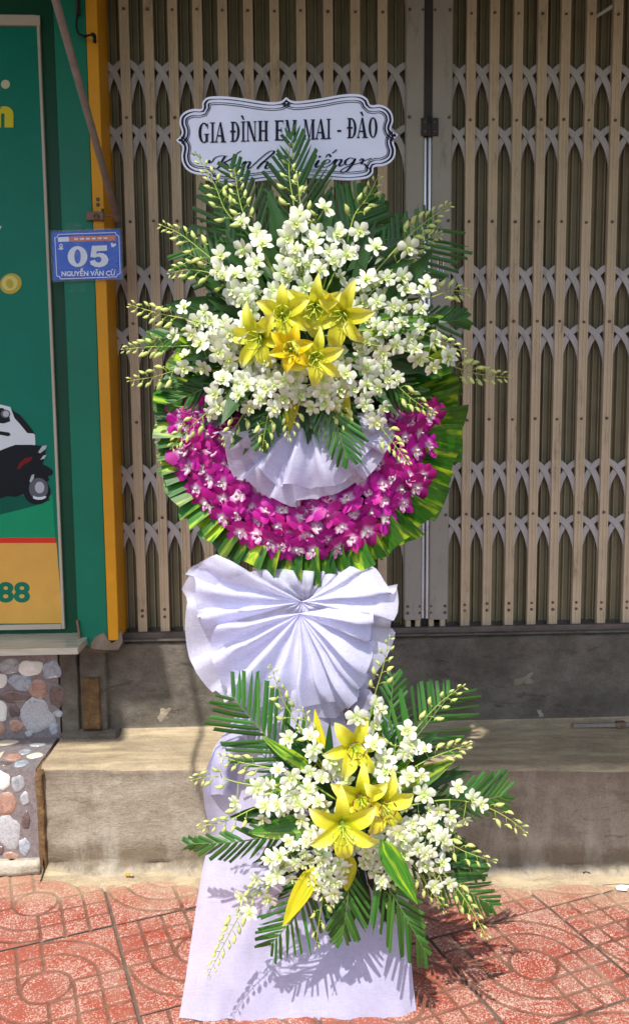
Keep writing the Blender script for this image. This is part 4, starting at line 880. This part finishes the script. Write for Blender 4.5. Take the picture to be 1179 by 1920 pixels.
# ---------------- broad leaves
def bleaf(label,base,tip,wpx,Ys,mat,facing=(0,-1,.25),name='broad_leaf',cat='leaf',group=None):
    p0=P(*base,Ys[0]); p1=P(*tip,Ys[1]); d=p1-p0; L=d.length; X=d.normalized(); Z=Vector(facing).normalized(); Yv=Z.cross(X).normalized(); Z=X.cross(Yv); Wd=wpx*Ys[0]/FPX
    mm=Matrix((X*L,Yv*Wd,Z*Wd)).transposed().to_4x4(); mm.translation=p0
    o=link(name,bl_mesh(name,mat),None,mm); tag(o,label,cat,group); return o
random.seed(9)
BLF=[('dark broad leaf standing upright left of the central orchid stems',(530,570),(518,412),44,(2.07,2.09),'filler'),
('dark oval leaf at the upper left among white orchids',(510,560),(398,476),60,(2.07,2.09),'filler'),
('bright green leaf with yellow edge reaching right over the meeting post',(670,620),(832,592),46,(1.99,2.04),'croton'),
('yellow green leaf reaching left below the orchid sprays',(470,668),(315,690),48,(2.03,2.07),'croton'),
('dark green leaf at left just above the wreath rim',(440,700),(312,755),54,(2.06,2.08),'filler'),
('narrow yellow leaf hanging under the orange lily',(553,690),(542,815),34,(1.97,1.98),'yleaf'),
('yellow striped leaf hanging right of centre over the ruffle',(625,700),(655,818),38,(1.98,1.97),'yleaf'),
('dark green leaf spreading right between wreath and orchids',(640,690),(800,745),56,(2.05,2.07),'filler'),
('yellow green leaf behind orchids at lower right of the top arrangement',(630,670),(745,720),36,(2.01,2.04),'croton'),
('dark leaf rising right of the top lilies',(620,570),(690,440),40,(2.07,2.09),'filler'),
('green leaf slanting left above the purple orchids',(500,700),(380,800),40,(2.03,2.05),'filler'),
('dark leaf slanting down at the centre of the top arrangement',(585,720),(575,835),44,(2.0,2.0),'filler'),
('yellow leaf standing upright at the top left of the lower arrangement',(612,1480),(590,1330),34,(1.86,1.9),'yleaf'),
('tall yellow green leaf standing right of the uppermost lower lily',(690,1470),(708,1305),38,(1.87,1.92),'croton'),
('large bright green leaf with yellow streaks pointing right',(700,1500),(853,1425),50,(1.82,1.84),'croton'),
('yellow green leaf with rounded end at right of the uppermost lower lily',(690,1480),(772,1425),36,(1.84,1.86),'croton'),
('slim green leaf pointing upper left beside a closed orchid bud',(590,1450),(490,1380),26,(1.84,1.87),'croton'),
('green leaf pointing left beside white orchids at upper left of lower arrangement',(590,1490),(458,1463),40,(1.82,1.85),'croton'),
('yellow green oval leaf pointing left at mid height over the cloth',(590,1545),(465,1562),44,(1.80,1.82),'croton'),
('large yellow leaf hanging at the lower left of the lower lilies',(590,1625),(530,1738),38,(1.74,1.74),'yleaf'),
('green leaf with yellow stripe hanging right below the large front lily',(645,1600),(650,1672),46,(1.76,1.76),'yleaf'),
('bright yellow green leaf hanging lower right toward the paving',(715,1575),(783,1698),40,(1.75,1.75),'croton'),
('dark leaf behind white orchids right of the lower lilies',(720,1540),(840,1590),50,(1.84,1.86),'filler'),
('dark leaf left of the lower lilies under white orchids',(610,1560),(500,1610),50,(1.84,1.86),'filler')]
for l,a_,b_,w_,ys,mt in BLF:
    if mt=='croton': w_*=1.08; ys=(ys[0]-.03,ys[1]-.05)
    bleaf(l,a_,b_,w_,ys,mt,(U(-.2,.2),-1,U(.05,.5)))
# ---------------- orchid sprays
def spray(label,path,Ys,nb,nbud,center,group,seed,bs=1.0,frac=.56,mesh=None):
    """path tip->base in pixels"""
    random.seed(seed*13+7); path=list(reversed(path)); k=len(path)
    W3=[P(x,y,lerp(Ys[0],Ys[1],(i/(k-1))**1.2)) for i,(x,y) in enumerate(path)]
    cv=catmull(W3,60); c=cv[0]; t=thing('orchid_spray',label,'orchid',tuple(c),group)
    st=MB(); st.tube(cv[::2],[lerp(.0022,.0007,i/30) for i in range(31)],5)
    L=sum((cv[i+1]-cv[i]).length for i in range(60))
    def at(f): f=min(max(f,0),.9999)*60; j=int(f); return cv[j].lerp(cv[j+1],f-j),(cv[min(j+2,60)]-cv[max(j-1,0)]).normalized()
    cen=P(center[0],center[1],center[2])
    for i in range(nb):
        f=lerp(.12,frac,(i+.3*U(-1,1))/max(1,nb-1)) if nb>1 else frac
        p,d=at(f); ph=i*2.4+U(-.5,.5); sd=d.cross(Vector((0,-1,0))).normalized(); off=(sd*math.cos(ph)*1.25+Vector((0,-1,0))*(.45+.55*abs(math.sin(ph)))).normalized()
        r=U(.012,.046); q=p+off*r; 
        nrm=(Vector((0,-1,0))*.95+(q-cen).normalized()*.6+off*.75+Vector((U(-.8,.8),U(-.2,.5),U(-.85,.35)))).normalized()
        s=bs*U(.72,1.15)*(1 if f<.45 else .9); rl=U(-1.3,1.3)
        b_=q-nrm*.012*s; st.tube([p,p.lerp(b_,.5)+Vector((0,0,-.002)),b_],[.0010,.0009,.0009],4)
        link('orchid_blossom',random.choice(WB),t,face_matrix(q,nrm,rl,s,c))
    for i in range(nbud):
        g_=(i+.5)/nbud; f=lerp(frac+.04,1.0,g_**.85); p,d=at(f); s=1 if i%2 else -1
        sd=d.cross(Vector((0,-1,0))).normalized()*s; size=bs*lerp(1.15,.42,g_**1.1)*U(.9,1.1)
        pl=lerp(.020,.006,g_)*U(.8,1.2); q=p+(sd*.8+d*.55+Vector((0,U(-.5,.1),0))).normalized()*pl
        X=(d*U(.55,1.0)+sd*U(.1,.6)+Vector((0,U(-.3,.1),U(-.45,.05)))).normalized(); Z=Vector((0,-1,.1))
        st.tube([p,p.lerp(q,.6)+Vector((0,0,.003)),q],[.0010,.0008,.0010],4)
        link('bud',random.choice(BD),t,orient(X,Z,q,size,c))
    p,d=at(.9999); link('bud',random.choice(BD),t,orient(d,Vector((0,-1,.1)),p,.35*bs,c))
    rel(obj('stem',st,M['stem'],t,True),t); return t
TC=(562,625,2.12); GO='white orchid sprays in the upper arrangement'; yT=(1.93,2.06)
TOP=[('left pointing orchid spray above the longest left one, buds crossing the shutter',[(245,572),(300,588),(350,598),(410,612),(500,622)],4,9),
('longest orchid spray reaching straight left, thin buds at the tip',[(232,655),(285,650),(335,649),(420,645),(510,640)],4,9),
('left pointing orchid spray just below the longest left one',[(243,714),(295,705),(345,688),(410,664),(500,645)],5,7),
('orchid spray rising upper left past the ladder-like palm frond',[(303,422),(340,440),(383,474),(430,512),(510,570)],4,9),
('orchid spray pointing left with yellow green buds under the ladder-like frond',[(318,512),(362,506),(420,520),(470,548),(530,590)],5,8),
('tall thin orchid spray at upper left, tip touching the name board corner',[(368,288),(402,345),(425,398),(470,445),(530,540)],3,11),
('second tall orchid spray at upper left, ending below the board lettering',[(440,318),(447,365),(462,415),(490,465),(540,560)],4,9),
('straight central orchid spray with buds over the central palm frond',[(543,272),(542,325),(550,380),(558,440),(562,550)],4,7),
('central orchid spray with drooping buds just right of the frond midrib',[(556,325),(562,372),(566,420),(566,470),(570,560)],5,4),
('orchid spray at upper right whose tip ends below the board right end',[(708,332),(690,368),(664,405),(645,470),(600,570)],6,7),
('short orchid spray with few buds between the central and right tall sprays',[(590,415),(606,432),(618,465),(612,520),(590,580)],6,2),
('orchid spray reaching far up right over the left meeting post',[(842,383),(803,412),(768,440),(730,480),(650,570)],3,10),
('orchid spray pointing up right just below the far reaching one',[(826,440),(792,452),(752,485),(716,528),(650,590)],4,9),
('orchid spray pointing right to the first bar of the right shutter',[(880,547),(842,546),(800,560),(740,572),(640,600)],6,6),
('longest orchid spray reaching right, buds over two shutter bars',[(952,708),(890,700),(835,682),(775,662),(660,640)],6,11),
('orchid spray pointing right above the longest right one',[(872,662),(825,640),(780,622),(720,620),(640,622)],5,7),
('orchid spray drooping right onto the right rim of the wreath',[(812,776),(772,748),(735,716),(690,690),(620,660)],6,8),
('orchid spray hanging down right over the purple blossoms',[(764,868),(735,828),(706,790),(685,740),(620,670)],5,8),
('short orchid spray hanging left of the right ruffle frond',[(602,840),(598,795),(606,750),(605,710),(595,660)],5,5),
('orchid spray hanging with curved buds over the right part of the ruffle',[(662,802),(642,780),(632,745),(625,715),(610,660)],4,5),
('short orchid spray hanging at the middle of the ruffle',[(540,822),(545,785),(548,750),(548,710),(560,650)],4,5),
('orchid spray hanging with round buds over the left part of the ruffle',[(492,842),(498,800),(506,765),(515,725),(540,660)],6,4),
('orchid spray slanting down left across the purple blossoms',[(322,840),(352,805),(398,766),(445,725),(520,660)],6,8),
('orchid spray with yellowish curled buds left of the ruffle',[(418,830),(445,795),(465,760),(485,720),(530,660)],5,5),
('short full orchid spray at the left edge of the flower mass',[(360,610),(390,628),(430,632),(480,640),(540,640)],8,2),
('short full orchid spray at the right edge of the flower mass',[(770,650),(735,645),(700,640),(660,630),(600,630)],8,2),
('short full orchid spray above the two upper lilies',[(560,470),(555,495),(560,520),(565,550),(570,590)],7,1),
('short full orchid spray below the lowest upper lily',[(600,760),(590,740),(585,715),(580,690),(575,650)],8,1),
('short full orchid spray upper right of the lilies with open blooms',[(720,540),(695,552),(670,562),(640,578),(600,600)],8,2),
('short full orchid spray upper left of the lilies with open blooms',[(420,535),(450,548),(478,560),(510,580),(550,600)],8,2),
('short full orchid spray lower left of the lilies with open blooms',[(425,735),(450,715),(478,700),(505,680),(550,650)],8,2),
('short full orchid spray lower right of the lilies with open blooms',[(705,730),(680,712),(655,700),(630,680),(590,650)],8,2)]
for i,(l,pth,nb,nbd) in enumerate(TOP):
    tall=i in (3,5,6,7,8,9,10,11,12); nb=nb if tall else int(nb*1.3)+1; nbd=int(nbd*1.35)+1
    spray(l,pth,(U(1.93,1.99),U(1.95,2.04)),nb,nbd,TC,GO,i,1.0,(.36 if tall else .52) if nbd>3 else .93)
BC=(665,1545,1.92); GP='white orchid sprays in the lower arrangement'
BOT=[('orchid spray pointing left with bud cluster over the left concrete step',[(362,1462),(398,1455),(450,1468),(520,1480),(610,1510)],4,6),
('orchid spray pointing left with tiny buds in front of the cloth edge',[(375,1550),(430,1537),(478,1515),(530,1500),(610,1520)],4,8),
('orchid spray pointing left along the upper part of the cloth',[(412,1418),(455,1430),(505,1440),(560,1455),(630,1500)],4,8),
('thin orchid spray rising in front of the bow with a bare tip',[(508,1250),(530,1312),(560,1362),(590,1412),(640,1490)],4,9),
('short orchid spray rising beside the thin bare one with green buds',[(568,1330),(578,1368),(598,1400),(618,1440),(650,1500)],4,5),
('tallest orchid spray rising at the right end of the bow',[(730,1195),(716,1258),(700,1312),(688,1380),(675,1490)],5,8),
('orchid spray rising up right over the glossy palm frond',[(868,1285),(822,1320),(775,1372),(740,1415),(690,1490)],4,8),
('orchid spray pointing right above the square-cut palm frond',[(880,1395),(842,1408),(800,1425),(752,1455),(690,1510)],4,7),
('orchid spray reaching far right, last buds over the right concrete step',[(985,1560),(945,1530),(895,1508),(830,1500),(720,1520)],6,6),
('orchid spray pointing right and down to the foot of the step',[(926,1616),(872,1597),(820,1572),(770,1560),(690,1550)],6,7),
('orchid spray drooping lower right over the paving beside the frond',[(912,1758),(875,1692),(838,1645),(792,1600),(710,1560)],5,9),
('orchid spray drooping right between the two lowest right sprays',[(835,1708),(802,1662),(775,1622),(745,1590),(690,1560)],4,8),
('orchid spray hanging below the front lily toward the right cloth edge',[(752,1735),(732,1690),(712,1640),(695,1600),(670,1560)],6,4),
('orchid spray hanging straight down over the cloth with large buds',[(592,1776),(600,1715),(608,1670),(618,1630),(640,1570)],7,4),
('longest orchid spray slanting down left across the cloth shadow',[(390,1830),(428,1755),(465,1692),(515,1640),(610,1560)],5,12),
('orchid spray slanting down left beside the longest one',[(445,1712),(478,1668),(510,1630),(550,1595),(620,1560)],5,7),
('short full orchid spray left of the lower lilies with open blooms',[(520,1480),(545,1492),(575,1500),(605,1515),(640,1540)],8,1),
('short full orchid spray lower left of the lower lilies with open blooms',[(540,1600),(560,1592),(585,1580),(610,1570),(640,1550)],8,1),
('short full orchid spray right of the lower lilies with open blooms',[(800,1535),(775,1535),(750,1535),(720,1540),(690,1545)],8,1),
('short full orchid spray lower right of the lower lilies with open blooms',[(720,1655),(712,1625),(705,1600),(695,1580),(680,1560)],8,1),
('short full orchid spray directly below the front lower lily',[(610,1680),(618,1650),(625,1620),(635,1595),(650,1565)],8,1),
('short full orchid spray upper right behind the lower lilies',[(740,1400),(735,1430),(725,1455),(705,1485),(680,1520)],7,2),
('short full orchid spray far right cluster of open blooms',[(850,1560),(825,1565),(800,1562),(765,1555),(700,1550)],8,2)]
for i,(l,pth,nb,nbd) in enumerate(BOT):
    nb=int(nb*1.2)+1; nbd=int(nbd*1.2)+1
    spray(l,pth,(U(1.74,1.79),U(1.72,1.80)),nb,nbd,BC,GP,i+60,.93,.50 if nbd>3 else .93)
# ---------------- lilies
def lily_petal(seed,wd,mat):
    random.seed(seed); b=MB(); L=1.; rc=U(.15,.32)
    def fn(u,v):
        t=(v-.5)*2; w_=wd*.5*(math.sin(math.pi*(.10+.88*u)**.92))**.8 if u<1 else .02*wd
        x=L*(u-.10*u**3); z=.62*u**.85*(1-u*.15)-rc*1.9*u**3.2; return (x,t*w_,z+.55*w_*abs(t)**1.5+.012*math.sin(u*16+seed)*abs(t)-.02*(abs(t)<.1))
    b.grid(fn,10,6); return b.mesh('petal',mat,True)
LP=[lily_petal(i,.34 if i<3 else .44,M['lily']) for i in range(6)]; LPo=[lily_petal(i,.46,M['lily_o']) for i in range(6)]
def lily(label,px,py,Y,nrm,rolla,size,open_=1.,mat=None,anth=False,group=None,seed=0):
    random.seed(seed+900); c=P(px,py,Y); t=thing('lily',label,'lily',tuple(c),group); Zn=Vector(nrm).normalized(); X0=Vector((1,0,0))-Zn*Zn.x; X0.normalize(); Y0=Zn.cross(X0)
    ps=LPo if mat else LP; size*=.86 if c.z>1.2 else .92
    base=c-Zn*size*.28
    for i in range(6):
        a=rolla+i*math.pi/3+U(-.08,.08); R=X0*math.cos(a)+Y0*math.sin(a); tilt=math.radians((20 if open_<.8 else 4)+U(-7,7)); X=R*math.cos(tilt)+Zn*math.sin(tilt); Z=Zn*math.cos(tilt)-R*math.sin(tilt); Yv=Z.cross(X)
        s=size*U(.94,1.06)*(1.0 if i%2 else .96); mm=Matrix((X*s,Yv*s,Z*s)).transposed().to_4x4(); mm.translation=base+Zn*(.001 if i%2 else 0)-c
        link('petal',ps[(i//2) if i%2 else 3+(i//2)],t,mm)
    st=MB()
    for i in range(6):
        a=rolla+.4+i*math.pi/3; R=X0*math.cos(a)+Y0*math.sin(a); e=base+Zn*size*.62+R*size*.22; st.tube([base+R*.003,base+Zn*size*.3+R*size*.05,e],[.0014,.0011,.0008],4)
        tn=R.cross(Zn)
        sa=MB(); sa.tube([-tn*.0075+Zn*.001,Vector((0,0,0)),tn*.0075+Zn*.001],[.0008,.0019,.0008],5); o=obj('anther',sa,M['anther'] if anth else M['pistil'],t,True); o.location=e-c
    rel(obj('filaments',st,M['pistil'],t,True),t)
    st=MB(); st.tube([base,base+Zn*size*.66],[.0022,.0016],5); st.tube([base+Zn*size*.64,base+Zn*size*.70],[.0034,.003],6); rel(obj('pistil',st,M['pistil'],t,True),t)
    st=MB(); st.tube([base+Zn*.01,base-Zn*.05,base-Zn*.05+Vector((0,.06,-.01))],[.006,.003,.003],6); rel(obj('stem',st,M['palm_stem'],t,True),t)
    return t
GL='yellow lilies in the upper arrangement'; GM='yellow lilies in the lower arrangement'
lily('yellow lily at the upper left of the top group, above the orange one',530,590,1.90,(-.05,-1,-.05),.55,.094,1,None,False,GL,1)
lily('yellow lily highest in the top group, facing down between two others',590,578,1.91,(-.1,-.9,-.42),.50,.098,1,None,False,GL,2)
lily('yellow lily at the right of the top group with a long petal to the right',640,594,1.90,(-.28,-.9,-.35),.28,.108,1,None,False,GL,3)
lily('yellow lily at the left of the top group, facing down left',484,634,1.91,(-.35,-.9,-.25),.9,.104,1,None,False,GL,4)
lily('small orange yellow lily in the middle of the top group',545,655,1.885,(-.02,-1,-.05),.25,.080,.7,M['lily_o'],False,GL,5)
lily('yellow lily lowest in the top group, right below the orange one',592,672,1.885,(.02,-1,-.22),.42,.090,1,None,False,GL,6)
lily('highest yellow lily of the lower arrangement with dark brown anthers',664,1402,1.75,(.05,-1,.15),.18,.092,1,None,True,GM,7)
lily('yellow lily in the middle of the lower group, behind the front one',676,1498,1.71,(.0,-1,.1),.50,.094,1,None,True,GM,8)
lily('yellow lily on the right of the lower group, turned to the right',716,1508,1.715,(.30,-1,.0),.15,.096,1,None,True,GM,9)
lily('largest yellow lily in front, low in the lower group, facing the viewer',642,1552,1.665,(-.02,-1,-.02),.52,.104,1,None,False,GM,10)
# ============================================================ NAME BOARD
NB=2.165
nb=thing('name_board','white scalloped name board with black lettering at the top of the stand','sign',tuple(P(537,258,NB)))
def C2(x,y): return (320+x/2.563,150+y/2.563)
outl=[(28,290),(48,270),(54,245),(44,215),(46,180),(62,158),(85,145),(115,138),(150,138),(152,112),(166,90),(190,80),(250,78),(330,86),(400,97),(470,106),(520,104),(540,96),(555,83),(572,95),(600,102),(660,97),(740,85),(810,72),(870,67),(915,72),(945,92),(960,120),(1005,118),(1042,134),(1064,164),(1068,200),(1058,232),(1072,252),(1091,262),(1076,280),(1070,300),(1080,335),(1074,372),(1052,398),(1015,414),(976,418),(972,445),(950,468),(910,478),(850,482),(780,478),(700,472),(640,470),(596,478),(575,492),(552,480),(500,477),(440,483),(370,492),(300,502),(240,502),(198,492),(178,474),(172,458),(120,452),(82,434),(60,405),(52,365),(58,325),(46,305)]
outl=[C2(*p) for p in outl]
def smooth(pts,n):
    k=len(pts); out=[]
    for i in range(k):
        a,b_,c_,d_=[Vector(pts[(i+j-1)%k]) for j in range(4)]
        sharp=(b_-a).angle(c_-b_,0)>.95
        for q in range(n):
            t=q/n; out.append(tuple(.5*((2*b_)+(c_-a)*t+(2*a-5*b_+4*c_-d_)*t*t+(3*b_-a-3*c_+d_)*t**3)))
    return out
so_=smooth(outl,3)
def inset(pts,d):
    """offset towards the inside (pixel units)"""
    k=len(pts); out=[]
    for i in range(k):
        a=Vector(pts[i-1]);c_=Vector(pts[(i+1)%k]);t=(c_-a).normalized(); out.append((pts[i][0]-t.y*d,pts[i][1]+t.x*d))
    return out
def area(p): return sum(p[i-1][0]*p[i][1]-p[i][0]*p[i-1][1] for i in range(len(p)))
sg=1 if area(so_)>0 else -1
b=MB(); b.poly([P(x,y,NB) for x,y in so_],(0,1,0),.003); rel(obj('card',b,M['card'],nb),nb)
def band(d0,d1,lift,vary):
    b=MB(); k=len(so_); A=[];B=[]
    for i,(x,y) in enumerate(so_):
        ax,ay=so_[i-1];cx_,cy_=so_[(i+1)%k]; t=Vector((cx_-ax,cy_-ay)).normalized(); n=Vector((-t.y,t.x))*sg
        wv=.22+.78*abs(t.y)**.8 if vary else 1
        m_=(d0+d1)/2; h=(d1-d0)/2*wv; A.append(P(x+n.x*(m_-h),y+n.y*(m_-h),NB-lift)); B.append(P(x+n.x*(m_+h),y+n.y*(m_+h),NB-lift))
    b.add(A+B,[(i,(i+1)%k,(i+1)%k+k,i+k) for i in range(k)]); rel(obj('border_line',b,M['ink'],nb),nb)
band(3.2,7.6,.0008,True); band(10.5,13.6,.0011,True); band(14.8,16.0,.0014,False)
# serif capitals built from slabs and rings
def quad(b,pts,box,Y):
    x0,y0,x1,y1=box; b.poly([P(*C2(lerp(x0,x1,u),lerp(y1,y0,v)),Y) for u,v in pts],(0,-1,0),.0004)
def R_(u0,u1,v0,v1): return [(u0,v0),(u1,v0),(u1,v1),(u0,v1)]
def arcring(b,box,Y,a0,a1,cu,cv,ru,rv,iu,iv,n=20):
    x0,y0,x1,y1=box; A=[];B=[]
    for i in range(n+1):
        a=math.radians(lerp(a0,a1,i/n))
        for L_,r1,r2 in ((A,ru,rv),(B,iu,iv)): L_.append(P(*C2(lerp(x0,x1,cu+r1*math.cos(a)),lerp(y1,y0,cv+r2*math.sin(a))),Y-.0004))
    b.add(A+B,[(i,i+1,i+2+n,i+1+n) for i in range(n)])
def sI(b,x,Y,u=.5,w=.42,s=.98): quad(b,R_(u-w/2,u+w/2,0,1),x,Y); quad(b,R_(u-s/2,u+s/2,0,.05),x,Y-.0001); quad(b,R_(u-s/2,u+s/2,.95,1),x,Y-.0001)
def stem_(b,x,Y,u0,u1,ex=.09): quad(b,R_(u0,u1,0,1),x,Y); quad(b,R_(u0-ex,u1+ex,0,.05),x,Y-.0001); quad(b,R_(u0-ex,u1+ex,.95,1),x,Y-.0001)
def glyph(ch,x,Y=NB-.0016):
    b=MB()
    if ch=='I': sI(b,x,Y)
    if ch in 'DĐ':
        stem_(b,x,Y,.14,.38,.12); arcring(b,x,Y,-90,90,.42,.5,.56,.5,.30,.44)
        quad(b,R_(.3,.45,0,.055),x,Y-.0002); quad(b,R_(.3,.45,.945,1),x,Y-.0002)
        if ch=='Đ': quad(b,R_(-.02,.56,.47,.56),x,Y-.0003)
    if ch=='A':
        quad(b,[(.02,0),(.12,0),(.52,1),(.44,1)],x,Y); quad(b,[(.62,0),(.94,0),(.58,1),(.42,1)],x,Y-.0001); quad(b,R_(.22,.72,.29,.36),x,Y-.0002); quad(b,R_(-.04,.26,0,.05),x,Y-.0003); quad(b,R_(.5,1.04,0,.05),x,Y-.0003)
    if ch=='N': stem_(b,x,Y,.13,.22,.1); stem_(b,x,Y-.0002,.80,.88,.1); quad(b,[(.10,1),(.34,1),(.90,0),(.70,0)],x,Y-.0004)
    if ch=='H': stem_(b,x,Y,.10,.34,.09); stem_(b,x,Y,.66,.90,.09); quad(b,R_(.3,.7,.47,.54),x,Y-.0002)
    if ch=='E':
        stem_(b,x,Y,.12,.40,.1); quad(b,R_(.3,.92,0,.06),x,Y-.0002); quad(b,R_(.3,.9,.94,1),x,Y-.0002); quad(b,R_(.38,.74,.48,.55),x,Y-.0002)
        quad(b,[(.86,0),(.98,0),(.98,.26)],x,Y-.0003); quad(b,[(.84,1),(.94,.74),(.94,1)],x,Y-.0003); quad(b,R_(.68,.76,.38,.65),x,Y-.0003)
    if ch=='M': stem_(b,x,Y,.10,.16,.08); stem_(b,x,Y-.0002,.72,.92,.07); quad(b,[(.08,1),(.28,1),(.52,.12),(.46,0)],x,Y-.0004); quad(b,[(.80,1),(.74,1),(.46,0),(.52,.0)],x,Y-.0005)
    if ch=='O': arcring(b,x,Y,0,360,.5,.5,.5,.51,.22,.45,30)
    if ch=='G': arcring(b,x,Y,42,318,.52,.5,.52,.51,.24,.45,26); quad(b,R_(.66,.90,.05,.44),x,Y-.0002); quad(b,R_(.54,1.0,.40,.45),x,Y-.0003); quad(b,[(.80,.70),(.90,.70),(.90,.97),(.86,.97)],x,Y-.0002)
    if ch=='-': quad(b,R_(0,1,0,1),x,Y)
    return b
def gl_(ch,x0,y0,x1,y1): rel(obj('letter',glyph(ch,(x0,y0,x1,y1)),M['ink'],nb),nb)
base=lambda x:303-(x-133)*27/860
cap=97
for ch,x0,x1 in (('G',134,185),('I',190,214),('A',214,265),('Đ',287,333),('I',338,360),('N',362,414),('H',419,470),('E',499,545),('M',549,606),('M',637,694),('A',696,746),('I',748,770),('Đ',847,893),('A',895,945),('O',950,993)):
    yb_=base((x0+x1)/2); gl_(ch,x0,yb_-cap,x1,yb_)
gl_('-',800,240,819,249)
for x,y in ((346,base(346)-cap-4),(918,base(918)-cap-4)):
    b=MB(); b.poly([P(*C2(*q),NB-.0018) for q in ((x-10,y-24),(x+1,y-26),(x+9,y-4),(x+2,y-4))],(0,-1,0),.0004); rel(obj('letter',b,M['ink'],nb),nb)
def pen(name,pts,wmax=8,wmin=2.8,nib=math.radians(35)):
    cv=catmull([Vector((x,y,0)) for x,y in pts],max(8,len(pts)*7)); b=MB(); A=[];B=[]; n=len(cv)
    for i,p in enumerate(cv):
        d=cv[min(i+1,n-1)]-cv[max(i-1,0)]; a=math.atan2(d.y,d.x); w_=(wmin+(wmax-wmin)*abs(math.sin(a))**1.5*(1 if d.y>0 else .45))/2
        if i in (0,n-1): w_*=.3
        nn=Vector((-d.y,d.x,0)).normalized(); q=p+nn*w_; r=p-nn*w_; A.append(P(*C2(q.x,q.y),NB-.0019)); B.append(P(*C2(r.x,r.y),NB-.0019))
    b.add(A+B,[(i,i+1,i+1+n,i+n) for i in range(n-1)]); rel(obj(name,b,M['ink'],nb),nb)
ST=[[(188,384),(186,398),(200,392),(212,375),(240,364),(275,366)],[(262,366),(246,392),(232,418),(214,428),(205,420)],[(312,364),(285,382),(252,398)],[(256,396),(272,408),(282,424),(300,424),(312,412)],
[(312,412),(326,396),(334,392),(322,418),(326,426),(340,416)],[(316,356),(326,348),(340,340)],
[(340,410),(352,394),(358,394),(346,426)],[(350,412),(368,394),(380,393),(380,402),(372,418),(376,426),(392,414)],
[(392,414),(430,378),(470,346),(492,340),(494,350),(470,372),(436,402),(414,428)],[(428,410),(450,394),(464,393),(464,402),(456,418),(460,426),(476,418),(490,408)],
[(520,384),(524,370),(538,362),(550,372),(552,400),(550,426)],[(550,426),(580,396),(604,366),(622,356)],
[(690,412),(704,390),(710,388),(698,412),(702,420),(716,410)],[(712,372),(716,366),(714,372)],
[(716,410),(742,404),(764,392),(758,382),(740,388),(728,404),(734,418),(752,416),(774,402)],[(744,372),(758,356),(770,370)],[(776,352),(786,344),(798,334)],
[(774,402),(788,384),(794,384),(782,414)],[(786,402),(804,384),(818,382),(818,392),(810,406),(814,414),(832,404)],
[(882,380),(862,374),(842,386),(838,402),(852,408),(872,396),(888,376)],[(888,376),(870,408),(846,436),(822,444),(818,434),(850,416),(900,400),(940,384),(966,374)],[(905,388),(918,378),(924,386),(916,402),(930,404),(950,424),(962,420)]]
for s in ST: pen('script_stroke',s,13)
